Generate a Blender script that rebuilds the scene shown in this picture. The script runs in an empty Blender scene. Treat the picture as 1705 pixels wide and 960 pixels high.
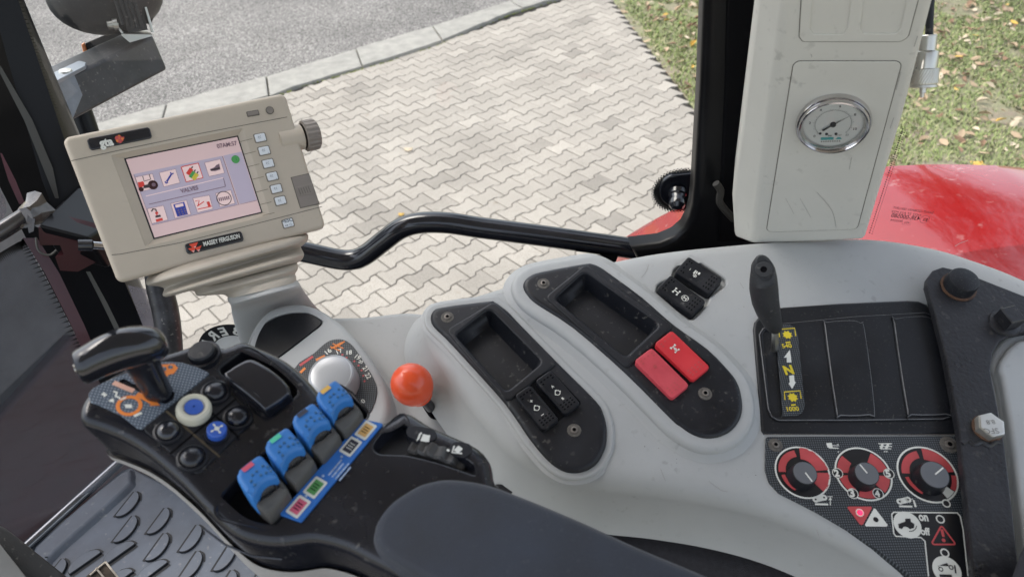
import bpy, bmesh, math, random
from mathutils import Vector, Matrix
from mathutils.geometry import delaunay_2d_cdt
random.seed(7)
R = math.radians
SC = bpy.context.scene
COL = SC.collection

# ------------------------------------------------------------------ camera, sky, sun, exposure
CAMH = 2.805
FPX, PITCH, ROLL = 1245.0, R(38.55), R(-1.2)
_cp, _sp, _cr, _sr = math.cos(PITCH), math.sin(PITCH), math.cos(ROLL), math.sin(ROLL)
_fw = Vector((0, _cp, -_sp)); _r0 = Vector((1, 0, 0)); _u0 = Vector((0, _sp, _cp))
_rt = _cr * _r0 + _sr * _u0; _up = -_sr * _r0 + _cr * _u0
CAM = Vector((0, 0, CAMH))
cd = bpy.data.cameras.new('camera'); cam = bpy.data.objects.new('camera', cd); COL.objects.link(cam)
cd.sensor_fit = 'HORIZONTAL'; cd.sensor_width = 36.0; cd.lens = 36.0 * FPX / 1705.0
cd.clip_start = 0.02; cd.clip_end = 2000
m = Matrix((( _rt.x, _up.x, -_fw.x, 0), (_rt.y, _up.y, -_fw.y, 0), (_rt.z, _up.z, -_fw.z, CAMH), (0, 0, 0, 1)))
cam.matrix_world = m
SC.camera = cam
cd.dof.use_dof = True; cd.dof.focus_distance = 0.95; cd.dof.aperture_fstop = 9.0

SUN_EL, SUN_AZ = R(60), R(-62)      # azimuth from +Y towards +X
w = bpy.data.worlds.new('World'); SC.world = w; w.use_nodes = True
nt = w.node_tree; bg = nt.nodes['Background']
sky = nt.nodes.new('ShaderNodeTexSky'); sky.sky_type = 'NISHITA'; sky.sun_disc = False
sky.sun_elevation = SUN_EL; sky.sun_rotation = SUN_AZ; sky.air_density = 1.2; sky.dust_density = 3.0; sky.ozone_density = 1.0
hsv = nt.nodes.new('ShaderNodeHueSaturation'); hsv.inputs['Saturation'].default_value = .5; nt.links.new(sky.outputs[0], hsv.inputs['Color']); nt.links.new(hsv.outputs[0], bg.inputs[0]); bg.inputs[1].default_value = 0.15
sl = bpy.data.lights.new('sun', 'SUN'); sl.energy = 0.95; sl.angle = R(34); sl.color = (1.0, .95, .87)
so = bpy.data.objects.new('sun', sl); COL.objects.link(so)
sd = Vector((math.sin(SUN_AZ) * math.cos(SUN_EL), math.cos(SUN_AZ) * math.cos(SUN_EL), math.sin(SUN_EL)))
so.rotation_euler = sd.to_track_quat('Z', 'Y').to_euler(); so.location = (3, 5, 8)
SC.view_settings.view_transform = 'Standard'; SC.view_settings.look = 'None'
SC.view_settings.exposure = 1.22; SC.view_settings.gamma = 1.0
SC.render.resolution_x = 1024; SC.render.resolution_y = 576

# ------------------------------------------------------------------ pixel rays and frames
def ray(x, y):
    return (_rt * ((x - 852.5) / FPX) - _up * ((y - 480.0) / FPX) + _fw)
def at_dist(x, y, d):
    return CAM + ray(x, y).normalized() * d
def at_z(x, y, z):
    d = ray(x, y); return CAM + d * ((z - CAMH) / d.z)
def at_y(x, y, yy):
    d = ray(x, y); return CAM + d * (yy / d.y)
class Fr:
    def __init__(s, n, p, ex=(1, 0, 0)):
        s.n = Vector(n).normalized(); s.o = Vector(p)
        e = Vector(ex); s.ex = (e - s.n * e.dot(s.n)).normalized(); s.ey = s.n.cross(s.ex)
        s.hf = None
    def at(s, x, y, h=0.0):
        d = ray(x, y)
        if s.hf is None:
            return CAM + d * ((s.n.dot(s.o - CAM) + h) / s.n.dot(d))
        k = 0.0
        for _ in range(12):
            p = CAM + d * ((s.n.dot(s.o - CAM) + h + k) / s.n.dot(d))
            q = p - s.o; k2 = s.hf(q.dot(s.ex), q.dot(s.ey)); k = .5 * k + .5 * k2
        return p
    def uv(s, x, y, h=0.0):
        q = s.at(x, y, h) - s.o; return (q.dot(s.ex), q.dot(s.ey))
    def L(s, pts, h=0.0): return [s.uv(x, y, h) for x, y in pts]
    def W(s, u, v, h=0.0):
        if s.hf: h = h + s.hf(u, v)
        return s.o + s.ex * u + s.ey * v + s.n * h
    def off(s, h):
        f = Fr(s.n, s.o + s.n * h); f.ex, f.ey, f.hf = s.ex, s.ey, s.hf; return f

# ------------------------------------------------------------------ materials
MATS = {}
def _n(nt, t, **k):
    n = nt.nodes.new(t)
    for a, b in k.items(): setattr(n, a, b)
    return n
def mat(name, col, rough=.5, metal=0, var=.12, vs=12, bump=.0, bs=400, coat=0, emit=0, spec=.5, dust=0, dustcol=(.5, .47, .42), ds=180, rv=.12, sheen=0):
    if name in MATS: return MATS[name]
    M = bpy.data.materials.new(name); M.use_nodes = True; nt = M.node_tree; lk = nt.links.new
    b = nt.nodes['Principled BSDF']; tc = _n(nt, 'ShaderNodeTexCoord')
    ns = _n(nt, 'ShaderNodeTexNoise'); ns.inputs['Scale'].default_value = vs; ns.inputs['Detail'].default_value = 6; ns.inputs['Roughness'].default_value = .62
    lk(tc.outputs['Object'], ns.inputs['Vector'])
    cr = _n(nt, 'ShaderNodeMapRange'); cr.inputs['From Min'].default_value = .3; cr.inputs['From Max'].default_value = .7
    cr.inputs['To Min'].default_value = 1 - var; cr.inputs['To Max'].default_value = 1 + var
    lk(ns.outputs['Fac'], cr.inputs['Value'])
    vm = _n(nt, 'ShaderNodeVectorMath', operation='SCALE'); vm.inputs[0].default_value = col[:3]; lk(cr.outputs[0], vm.inputs['Scale'])
    out = vm.outputs[0]
    if dust:
        n2 = _n(nt, 'ShaderNodeTexNoise'); n2.inputs['Scale'].default_value = ds; n2.inputs['Detail'].default_value = 3; lk(tc.outputs['Object'], n2.inputs['Vector'])
        n3 = _n(nt, 'ShaderNodeTexNoise'); n3.inputs['Scale'].default_value = 14; n3.inputs['Detail'].default_value = 5; lk(tc.outputs['Object'], n3.inputs['Vector'])
        a = _n(nt, 'ShaderNodeMapRange'); a.inputs['From Min'].default_value = .62; a.inputs['From Max'].default_value = .72; lk(n2.outputs['Fac'], a.inputs['Value'])
        c = _n(nt, 'ShaderNodeMapRange'); c.inputs['From Min'].default_value = .45; c.inputs['From Max'].default_value = .7; c.inputs['To Min'].default_value = .15; lk(n3.outputs['Fac'], c.inputs['Value'])
        mu = _n(nt, 'ShaderNodeMath', operation='MULTIPLY'); lk(a.outputs[0], mu.inputs[0]); lk(c.outputs[0], mu.inputs[1])
        m2 = _n(nt, 'ShaderNodeMath', operation='MULTIPLY'); lk(mu.outputs[0], m2.inputs[0]); m2.inputs[1].default_value = dust
        mx = _n(nt, 'ShaderNodeMixRGB'); lk(m2.outputs[0], mx.inputs[0]); lk(out, mx.inputs[1]); mx.inputs[2].default_value = (*dustcol, 1)
        out = mx.outputs[0]
    lk(out, b.inputs['Base Color'])
    rr = _n(nt, 'ShaderNodeMapRange'); rr.inputs['From Min'].default_value = .3; rr.inputs['From Max'].default_value = .7
    rr.inputs['To Min'].default_value = max(.02, rough * (1 - rv)); rr.inputs['To Max'].default_value = min(1, rough * (1 + rv)); lk(ns.outputs['Fac'], rr.inputs['Value'])
    lk(rr.outputs[0], b.inputs['Roughness'])
    b.inputs['Metallic'].default_value = metal; b.inputs['Specular IOR Level'].default_value = spec
    b.inputs['Coat Weight'].default_value = coat; b.inputs['Coat Roughness'].default_value = .06
    if sheen: b.inputs['Sheen Weight'].default_value = sheen
    if emit:
        b.inputs['Emission Color'].default_value = (*col[:3], 1); b.inputs['Emission Strength'].default_value = emit
    if bump:
        n4 = _n(nt, 'ShaderNodeTexNoise'); n4.inputs['Scale'].default_value = bs; n4.inputs['Detail'].default_value = 3; lk(tc.outputs['Object'], n4.inputs['Vector'])
        bp = _n(nt, 'ShaderNodeBump'); bp.inputs['Strength'].default_value = bump; bp.inputs['Distance'].default_value = .001
        lk(n4.outputs['Fac'], bp.inputs['Height']); lk(bp.outputs[0], b.inputs['Normal'])
    MATS[name] = M; return M
def dotmat(name, c1, c2, period, rough=.35, th=.35):
    M = bpy.data.materials.new(name); M.use_nodes = True; nt = M.node_tree; lk = nt.links.new
    b = nt.nodes['Principled BSDF']; tc = _n(nt, 'ShaderNodeTexCoord')
    sx = _n(nt, 'ShaderNodeSeparateXYZ'); lk(tc.outputs['Object'], sx.inputs[0])
    k = 2 * math.pi / period
    def wv(o1, o2, s):
        a = _n(nt, 'ShaderNodeMath', operation='ADD' if s > 0 else 'SUBTRACT'); lk(o1, a.inputs[0]); lk(o2, a.inputs[1])
        m_ = _n(nt, 'ShaderNodeMath', operation='MULTIPLY'); lk(a.outputs[0], m_.inputs[0]); m_.inputs[1].default_value = k * .5
        s_ = _n(nt, 'ShaderNodeMath', operation='SINE'); lk(m_.outputs[0], s_.inputs[0]); return s_.outputs[0]
    p = _n(nt, 'ShaderNodeMath', operation='MULTIPLY'); lk(wv(sx.outputs[0], sx.outputs[1], 1), p.inputs[0]); lk(wv(sx.outputs[0], sx.outputs[1], -1), p.inputs[1])
    mr = _n(nt, 'ShaderNodeMapRange'); mr.inputs['From Min'].default_value = th - .25; mr.inputs['From Max'].default_value = th + .25; lk(p.outputs[0], mr.inputs['Value'])
    mx = _n(nt, 'ShaderNodeMixRGB'); lk(mr.outputs[0], mx.inputs[0]); mx.inputs[1].default_value = (*c1, 1); mx.inputs[2].default_value = (*c2, 1)
    lk(mx.outputs[0], b.inputs['Base Color']); b.inputs['Roughness'].default_value = rough
    MATS[name] = M; return M
def glassmat(name, tint=(.93, .95, .94), ior=1.45, rough=.0, film=0, filmcol=(.5, .5, .5)):
    M = bpy.data.materials.new(name); M.use_nodes = True; nt = M.node_tree; lk = nt.links.new
    nt.nodes.remove(nt.nodes['Principled BSDF']); out = nt.nodes['Material Output']
    t = _n(nt, 'ShaderNodeBsdfTransparent'); t.inputs[0].default_value = (*tint, 1)
    g = _n(nt, 'ShaderNodeBsdfGlossy'); g.inputs['Roughness'].default_value = rough
    f = _n(nt, 'ShaderNodeFresnel'); f.inputs[0].default_value = ior
    mx = _n(nt, 'ShaderNodeMixShader'); lk(f.outputs[0], mx.inputs[0]); lk(t.outputs[0], mx.inputs[1]); lk(g.outputs[0], mx.inputs[2])
    o = mx.outputs[0]
    if film:
        d = _n(nt, 'ShaderNodeBsdfDiffuse'); d.inputs[0].default_value = (*filmcol, 1)
        tc = _n(nt, 'ShaderNodeTexCoord'); ns = _n(nt, 'ShaderNodeTexNoise'); ns.inputs['Scale'].default_value = 6; ns.inputs['Detail'].default_value = 8; ns.inputs['Roughness'].default_value = .7
        lk(tc.outputs['Object'], ns.inputs['Vector'])
        mr = _n(nt, 'ShaderNodeMapRange'); mr.inputs['From Min'].default_value = .3; mr.inputs['From Max'].default_value = .75
        mr.inputs['To Min'].default_value = film * .6; mr.inputs['To Max'].default_value = min(1, film * 1.4); lk(ns.outputs['Fac'], mr.inputs['Value'])
        m2 = _n(nt, 'ShaderNodeMixShader'); lk(mr.outputs[0], m2.inputs[0]); lk(o, m2.inputs[1]); lk(d.outputs[0], m2.inputs[2]); o = m2.outputs[0]
    lk(o, out.inputs[0]); MATS[name] = M; return M

GREY = mat('console_grey', (.39, .398, .395), .5, var=.06, vs=9, bump=.12, bs=900, dust=.3, dustcol=(.12, .11, .10), ds=120)
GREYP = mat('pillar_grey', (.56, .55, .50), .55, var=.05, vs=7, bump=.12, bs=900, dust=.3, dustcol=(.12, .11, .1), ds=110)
GREYD = mat('armrest_grey', (.40, .385, .37), .5, var=.06)
BLK = mat('black_plastic', (.010, .011, .015), .40, spec=.38, var=.3, vs=18, bump=.18, bs=1300, dust=.30, rv=.3)
BLKD = mat('black_dusty_plastic', (.009, .010, .013), .40, spec=.38, var=.35, vs=18, bump=.2, bs=1200, dust=.12, ds=420, rv=.3)
BLKG = mat('black_gloss', (.012, .013, .018), .16, var=.3, vs=14, coat=.4, rv=.5)
BLKA = mat('armrest_black', (.009, .010, .015), .24, coat=.2, spec=.45, var=.3, vs=16, bump=.10, bs=1500, dust=.25, rv=.35)
BLKM = mat('black_paint_metal', (.005, .005, .006), .32, var=.3, spec=.22)
DARK = mat('dark_void', (.004, .004, .005), .8, spec=.1)
RUB = mat('dark_rubber', (.024, .025, .027), .62, var=.25, vs=40, bump=.25, bs=700, dust=.4)
VINYL = mat('armrest_pad', (.018, .023, .036), .6, var=.35, vs=16, bump=.5, bs=1300, dust=.06, ds=300, sheen=.2)
CARPET = mat('carpet_trim', (.035, .034, .04), .95, var=.3, vs=200, bump=.9, bs=1200)
BEIGE = mat('beige_plastic', (.50, .435, .35), .5, var=.06, vs=9, bump=.15, bs=1100, dust=.15, dustcol=(.2, .17, .13))
BEIGED = mat('beige_seam', (.13, .12, .10), .7)
TAUPE = mat('taupe_plastic', (.23, .20, .175), .55, var=.06)
BOOT = mat('rubber_boot', (.41, .37, .31), .5, var=.08, vs=16, bump=.12, bs=700)
CHROME = mat('chrome', (.62, .60, .60), .12, metal=1, var=.1, rv=.4)
STEEL = mat('zinc_steel', (.55, .54, .50), .35, metal=1, var=.2, rv=.4)
SILV = mat('silver_plastic', (.36, .37, .385), .30, metal=.3, var=.04)
WHITE = mat('white_print', (.72, .72, .66), .5, var=.05)
KEYW = mat('white_key', (.72, .75, .78), .45, var=.04)
KEYT = mat('grey_print', (.12, .15, .18), .5)
REDP = mat('red_switch', (.62, .035, .045), .38, var=.08, bump=.1)
REDQ = mat('faded_red_switch', (.58, .065, .085), .5, var=.12, vs=30, bump=.2)
REDD = mat('red_print', (.50, .07, .075), .45, var=.12, vs=60)
ORAB = mat('orange_ball', (.80, .09, .025), .3, var=.06, coat=.25)
ORAP = mat('orange_print', (.75, .22, .04), .5, var=.1)
YEL = mat('yellow_print', (.70, .55, .03), .5, var=.08)
BLUE = mat('blue_cap', (.035, .18, .50), .42, var=.08, bump=.12)
BLUEL = mat('blue_label', (.025, .15, .50), .35, var=.12, vs=60)
BLUK = mat('blue_button', (.04, .12, .50), .35, var=.08)
CREAM = mat('cream_ring', (.62, .59, .47), .4, var=.05)
GREENP = mat('green_print', (.06, .33, .06), .5)
REDFEN = mat('red_paint', (.30, .008, .008), .12, var=.06, coat=1.0, dust=.35, dustcol=(.6, .4, .38), ds=60, rv=.4)
MAROON = mat('maroon_tint', (.045, .008, .011), .3, var=.2, coat=.3)
RUST = mat('worn_steel', (.06, .045, .035), .5, metal=.3, var=.9, vs=40, bump=.5, bs=200)
BRKT = mat('black_painted_steel', (.014, .014, .017), .38, var=.5, vs=22, bump=.5, bs=260, dust=.25, ds=140, dustcol=(.22, .20, .17), rv=.4)
RUSTY = mat('rust', (.10, .05, .028), .7, var=.5, vs=90, bump=.5, bs=400)
BEAM = mat('weathered_black_steel', (.045, .046, .05), .45, var=.5, vs=14, bump=.25, bs=500, dust=.4)
BEAMG = mat('worn_grey_paint', (.20, .23, .27), .4, var=.3, vs=18)
ORALENS = mat('orange_lens', (.65, .20, .04), .3, var=.1, coat=.4)
MATR = mat('floor_mat_rubber', (.11, .125, .15), .6, var=.25, vs=12, bump=.3, bs=600, dust=.35, ds=90)
MATK = mat('floor_mat_edge_shade', (.012, .013, .016), .6)  # near-black tread edges: their shadow lines are painted into the rubber colour
SHAFT = mat('dark_chrome', (.22, .23, .25), .22, metal=.9, var=.3)
GLASS = glassmat('window_glass')
GLASSF = glassmat('dusty_front_glass', tint=(.5, .5, .53), film=.30, filmcol=(.22, .24, .27), rough=.04)
GLASSL = glassmat('pale_side_glass', tint=(.8, .78, .8), film=.45, filmcol=(.42, .38, .42), rough=.02)
GAUGEG = glassmat('gauge_glass', tint=(.97, .97, .97))
DOTS = dotmat('control_panel_film', (.018, .021, .025), (.12, .135, .15), .0021)
DOTB = dotmat('blue_grey_film', (.08, .10, .13), (.24, .28, .33), .0021)
DIALR = mat('dial_black', (.01, .01, .012), .35)

# ------------------------------------------------------------------ object helpers
BASE = {}
def tag(o, label=None, cat=None, group=None, kind=None):
    if label: o['label'] = label
    if cat: o['category'] = cat
    if group: o['group'] = group
    if kind: o['kind'] = kind
    return o
def thing(name, label, cat, loc, group=None):
    o = bpy.data.objects.new(name, None); COL.objects.link(o); o.location = loc; o.empty_display_size = .05
    BASE[o] = Vector(loc); return tag(o, label, cat, group)
class MB:
    def __init__(s): s.v = []; s.f = []; s.m = []; s.mats = []
    def mi(s, M):
        if M not in s.mats: s.mats.append(M)
        return s.mats.index(M)
    def add(s, vs, fs, M):
        b = len(s.v); s.v += [Vector(v) for v in vs]; k = s.mi(M)
        for f in fs: s.f.append([b + i for i in f]); s.m.append(k)
    def build(s, name, parent=None, loc=None, label=None, cat=None, group=None, kind=None, bevel=0, ang=32, merge=2e-6, flat=False):
        if parent is not None: base = BASE[parent]
        else: base = Vector(loc) if loc is not None else sum(s.v, Vector()) / len(s.v)
        me = bpy.data.meshes.new(name)
        me.from_pydata([v - base for v in s.v], [], s.f)
        for M in s.mats: me.materials.append(M)
        me.polygons.foreach_set('material_index', s.m)
        bm = bmesh.new(); bm.from_mesh(me)
        if merge: bmesh.ops.remove_doubles(bm, verts=bm.verts, dist=merge)
        bm.to_mesh(me); bm.free()
        me.update()
        if not flat:
            me.polygons.foreach_set('use_smooth', [True] * len(me.polygons)); me.set_sharp_from_angle(angle=R(ang))
        o = bpy.data.objects.new(name, me); COL.objects.link(o)
        if parent is not None: o.parent = parent; BASE[o] = base
        else: o.location = base; BASE[o] = base
        if bevel:
            md = o.modifiers.new('bevel', 'BEVEL'); md.width = bevel; md.segments = 3; md.limit_method = 'ANGLE'; md.angle_limit = R(30); md.harden_normals = True
        return tag(o, label, cat, group, kind)
def area(p): return .5 * sum(p[i][0] * p[(i + 1) % len(p)][1] - p[(i + 1) % len(p)][0] * p[i][1] for i in range(len(p)))
def ccw(p): return list(p) if area(p) > 0 else list(reversed(p))
def smooth(p, n=5):
    o = []; N = len(p)
    for i in range(N):
        a, b, c, d = p[i - 1], p[i], p[(i + 1) % N], p[(i + 2) % N]
        for k in range(n):
            t = k / n
            o.append(tuple(.5 * (2 * b[j] + (c[j] - a[j]) * t + (2 * a[j] - 5 * b[j] + 4 * c[j] - d[j]) * t * t + (3 * b[j] - a[j] - 3 * c[j] + d[j]) * t ** 3) for j in range(len(b))))
    return o
def sm_open(p, n=6):
    q = [p[0]] + list(p) + [p[-1]]; o = []
    for i in range(1, len(q) - 2):
        a, b, c, d = q[i - 1:i + 3]
        for k in range(n):
            t = k / n
            o.append(tuple(.5 * (2 * b[j] + (c[j] - a[j]) * t + (2 * a[j] - 5 * b[j] + 4 * c[j] - d[j]) * t * t + (3 * b[j] - a[j] - 3 * c[j] + d[j]) * t ** 3) for j in range(len(b))))
    o.append(tuple(p[-1])); return o
def rnd(p, r, n=5):
    o = []; N = len(p)
    for i in range(N):
        a, b, c = Vector(p[i - 1]), Vector(p[i]), Vector(p[(i + 1) % N])
        ri = r[i] if isinstance(r, (list, tuple)) else r
        u = (a - b); v = (c - b); lu, lv = u.length, v.length; u.normalize(); v.normalize()
        an = u.angle(v); t = min(ri / max(math.tan(an / 2), 1e-3), lu * .48, lv * .48); rr = t * math.tan(an / 2)
        if ri <= 0 or an > 3.1: o.append(tuple(b)); continue
        bis = (u + v).normalized(); cen = b + bis * (rr / math.sin(an / 2))
        s, e = b + u * t - cen, b + v * t - cen
        a0 = math.atan2(s.y, s.x); a1 = math.atan2(e.y, e.x); da = (a1 - a0 + math.pi) % (2 * math.pi) - math.pi
        for k in range(n + 1):
            q = a0 + da * k / n; o.append((cen.x + rr * math.cos(q), cen.y + rr * math.sin(q)))
    return o
def offs(p, d):
    o = []; N = len(p)
    for i in range(N):
        a, b, c = Vector(p[i - 1][:2]), Vector(p[i][:2]), Vector(p[(i + 1) % N][:2])
        e1 = (b - a); e2 = (c - b)
        if e1.length < 1e-9: e1 = e2
        if e2.length < 1e-9: e2 = e1
        e1 = e1.normalized(); e2 = e2.normalized(); n1 = Vector((-e1.y, e1.x)); n2 = Vector((-e2.y, e2.x))
        m_ = n1 + n2
        if m_.length < 1e-6: m_ = n1
        m_.normalize(); k = min(1.6, 1 / max(.3, m_.dot(n1))); o.append(tuple(b + m_ * d * k))
    return o
def inpoly(x, y, p):
    c = False; j = len(p) - 1
    for i in range(len(p)):
        if (p[i][1] > y) != (p[j][1] > y) and x < (p[j][0] - p[i][0]) * (y - p[i][1]) / (p[j][1] - p[i][1]) + p[i][0]: c = not c
        j = i
    return c
def cdt(outer, holes=(), grid=None):
    pts = [Vector(q) for q in outer]; ed = [(i, (i + 1) % len(outer)) for i in range(len(outer))]
    for h in holes:
        b = len(pts); pts += [Vector(q) for q in h]; ed += [(b + i, b + (i + 1) % len(h)) for i in range(len(h))]
    if grid:
        x0, x1 = min(q[0] for q in outer), max(q[0] for q in outer); y0, y1 = min(q[1] for q in outer), max(q[1] for q in outer)
        x = x0 + grid * .5
        while x < x1:
            y = y0 + grid * .5
            while y < y1:
                if inpoly(x, y, outer) and not any(inpoly(x, y, h) for h in holes): pts.append(Vector((x, y)))
                y += grid
            x += grid
    v, e, f, _, _, _ = delaunay_2d_cdt(pts, ed, [], 0, 1e-7)
    ff = []
    for t in f:
        cx = sum(v[i].x for i in t) / len(t); cy = sum(v[i].y for i in t) / len(t)
        if inpoly(cx, cy, outer) and not any(inpoly(cx, cy, h) for h in holes):
            a = sum(v[t[i]].x * v[t[(i + 1) % len(t)]].y - v[t[(i + 1) % len(t)]].x * v[t[i]].y for i in range(len(t)))
            if abs(a) > 1e-13: ff.append(list(t) if a > 0 else list(reversed(t)))
    return [(q.x, q.y) for q in v], ff
def rings(mb, F, rs, M):
    """rs: list of (poly, height) with the same count"""
    n = len(rs[0][0]); vs = []; fs = []
    for p, h in rs: vs += [F.W(q[0], q[1], h) for q in p]
    for k in range(len(rs) - 1):
        for i in range(n):
            j = (i + 1) % n; fs.append((k * n + i, (k + 1) * n + i, (k + 1) * n + j, k * n + j))
    mb.add(vs, fs, M)
def fill(mb, F, p, h, M, holes=(), grid=None, flip=False, hx=None):
    v, f = cdt(p, holes, grid)
    mb.add([F.W(a, b, h + (hx(a, b) if hx else 0)) for a, b in v], [tuple(reversed(q)) if flip else q for q in f], M)
def slab(mb, F, outline, top=0., bot=-.01, r=.002, M=None, holes=(), draft=0, seg=3, grid=None, bottom=False, hx=None, Mw=None):
    p = ccw(outline); Mw = Mw or M
    rs = [(offs(p, r * 1.35), top)]
    for k in range(seg + 1):
        th = math.pi / 2 * k / seg
        rs.append((offs(p, r * (1 - math.sin(th))), top - r * (1 - math.cos(th))))
    body = rs
    if hx:
        n = len(p); vs = []; fs = []
        for q, h in rs: vs += [F.W(a, b, h + hx(a, b)) for a, b in q]
        for k in range(len(rs) - 1):
            for i in range(n):
                j = (i + 1) % n; fs.append((k * n + i, (k + 1) * n + i, (k + 1) * n + j, k * n + j))
        mb.add(vs, fs, Mw)
        a0 = [F.W(a, b, rs[-1][1] + hx(a, b)) for a, b in rs[-1][0]]; b0 = [F.W(a, b, bot) for a, b in offs(p, -draft)]
        mb.add(a0 + b0, [(i, n + i, n + (i + 1) % n, (i + 1) % n) for i in range(n)], Mw)
    else:
        rs.append((offs(p, -draft), bot)); rings(mb, F, rs, Mw)
    hl = []
    for h in holes:
        q = ccw(h['p']); hr = h.get('r', .001); d = h['d']; sh = h.get('shrink', 0)
        hs = [(offs(q, -hr * 1.35), top)]
        for k in range(seg + 1):
            th = math.pi / 2 * k / seg
            hs.append((offs(q, -hr * (1 - math.sin(th))), top - hr * (1 - math.cos(th))))
        hs.append((offs(q, sh), top - d)); hs = [(list(reversed(a)), b) for a, b in hs]
        rings(mb, F, hs, h.get('Mw', M)); hl.append(list(reversed(hs[0][0])))
        if h.get('floor', True): fill(mb, F, offs(q, sh), top - d, h.get('M', M), grid=grid)
    fill(mb, F, rs[0][0], top, M, hl, grid, hx=hx)
    if bottom: fill(mb, F, offs(p, -draft), bot, Mw, flip=True)
def sheet(mb, F, p, h, M, holes=(), grid=None): fill(mb, F, ccw(p), h, M, [ccw(x) for x in holes], grid)
def circ(c, r, n=32, r2=None, a=0): 
    return [(c[0] + r * math.cos(2 * math.pi * k / n) * math.cos(a) - (r2 or r) * math.sin(2 * math.pi * k / n) * math.sin(a), c[1] + r * math.cos(2 * math.pi * k / n) * math.sin(a) + (r2 or r) * math.sin(2 * math.pi * k / n) * math.cos(a)) for k in range(n)]
def arc(c, r0, r1, a0, a1, n=14):
    return [(c[0] + r1 * math.cos(R(a0 + (a1 - a0) * k / n)), c[1] + r1 * math.sin(R(a0 + (a1 - a0) * k / n))) for k in range(n + 1)] + \
           [(c[0] + r0 * math.cos(R(a1 + (a0 - a1) * k / n)), c[1] + r0 * math.sin(R(a1 + (a0 - a1) * k / n))) for k in range(n + 1)]
def ringp(mb, F, c, r0, r1, h, M, n=40):
    a = circ(c, r1, n); b = circ(c, r0, n)
    mb.add([F.W(*q, h) for q in a + b], [(i, (i + 1) % n, n + (i + 1) % n, n + i) for i in range(n)], M)
def stroke(pts, wd):
    """open polyline to a closed band, in uv"""
    L_, R_ = [], []
    for i, p in enumerate(pts):
        a = Vector(pts[max(0, i - 1)]); b = Vector(pts[min(len(pts) - 1, i + 1)]); d = (b - a).normalized(); n = Vector((-d.y, d.x)) * wd * .5
        L_.append(tuple(Vector(p) + n)); R_.append(tuple(Vector(p) - n))
    return L_ + R_[::-1]
def lathe(mb, c, ax, prof, M, n=28, Ms=None):
    ax = Vector(ax).normalized(); e1 = ax.orthogonal().normalized(); e2 = ax.cross(e1)
    vs = []; c = Vector(c)
    for r, h in prof: vs += [c + ax * h + (e1 * math.cos(2 * math.pi * k / n) + e2 * math.sin(2 * math.pi * k / n)) * r for k in range(n)]
    for j in range(len(prof) - 1):
        mb.add(vs[j * n:(j + 2) * n], [(k, (k + 1) % n, n + (k + 1) % n, n + k) for k in range(n)], Ms[j] if Ms else M)
def dome(r, h, n=6, h0=0): return [(r * math.cos(math.pi / 2 * k / n) if k < n else 1e-5, h0 + h * math.sin(math.pi / 2 * k / n)) for k in range(n + 1)]
def tube(mb, pts, r, M, n=16, caps=True, sx=1.0):
    pts = [Vector(p) for p in pts]; N = len(pts); rr = r if isinstance(r, (list, tuple)) else [r] * N
    ref = None; vs = []
    for i, p in enumerate(pts):
        t = (pts[min(N - 1, i + 1)] - pts[max(0, i - 1)]).normalized()
        if ref is None: ref = t.orthogonal().normalized()
        ref = (ref - t * ref.dot(t)).normalized(); b = t.cross(ref)
        vs += [p + (ref * math.cos(2 * math.pi * k / n) + b * math.sin(2 * math.pi * k / n) * sx) * rr[i] for k in range(n)]
    fs = [(i * n + k, i * n + (k + 1) % n, (i + 1) * n + (k + 1) % n, (i + 1) * n + k) for i in range(N - 1) for k in range(n)]
    if caps: fs += [tuple(reversed(range(n))), tuple((N - 1) * n + k for k in range(n))]
    mb.add(vs, fs, M)
def loft(mb, rgs, M, cap=True):
    n = len(rgs[0]); vs = [v for r_ in rgs for v in r_]
    fs = [(i * n + k, i * n + (k + 1) % n, (i + 1) * n + (k + 1) % n, (i + 1) * n + k) for i in range(len(rgs) - 1) for k in range(n)]
    if cap: fs += [tuple(reversed(range(n))), tuple((len(rgs) - 1) * n + k for k in range(n))]
    mb.add(vs, fs, M)
def hull(mb, pts, M):
    bm = bmesh.new()
    for p in pts: bm.verts.new(p)
    g = bmesh.ops.convex_hull(bm, input=bm.verts)
    bmesh.ops.delete(bm, geom=[v for v in bm.verts if not v.link_faces], context='VERTS')
    bmesh.ops.recalc_face_normals(bm, faces=bm.faces)
    bmesh.ops.dissolve_limit(bm, angle_limit=R(1), verts=bm.verts, edges=bm.edges)
    bm.verts.index_update(); mb.add([v.co.copy() for v in bm.verts], [[v.index for v in f.verts] for f in bm.faces], M); bm.free()
def prism(mb, F, p, h0, h1, M):
    """plain prism between two heights (h1 top)"""
    p = ccw(p); rings(mb, F, [(p, h1), (p, h0)], M); fill(mb, F, p, h1, M); fill(mb, F, p, h0, M, flip=True)
_TC = {}
def textmesh(s, bold=0.0):
    k = (s, bold)
    if k in _TC: return _TC[k]
    c = bpy.data.curves.new('t', 'FONT'); c.body = s; c.resolution_u = 3; c.offset = bold; c.size = 1
    o = bpy.data.objects.new('t', c); COL.objects.link(o)
    me = bpy.data.meshes.new_from_object(o.evaluated_get(bpy.context.evaluated_depsgraph_get()))
    v = [tuple(q.co) for q in me.vertices]; f = [tuple(q.vertices) for q in me.polygons]
    bpy.data.objects.remove(o); bpy.data.curves.remove(c); bpy.data.meshes.remove(me)
    x0, x1 = min(q[0] for q in v), max(q[0] for q in v)
    _TC[k] = ([(q[0] - x0, q[1]) for q in v], f, x1 - x0); return _TC[k]
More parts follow.
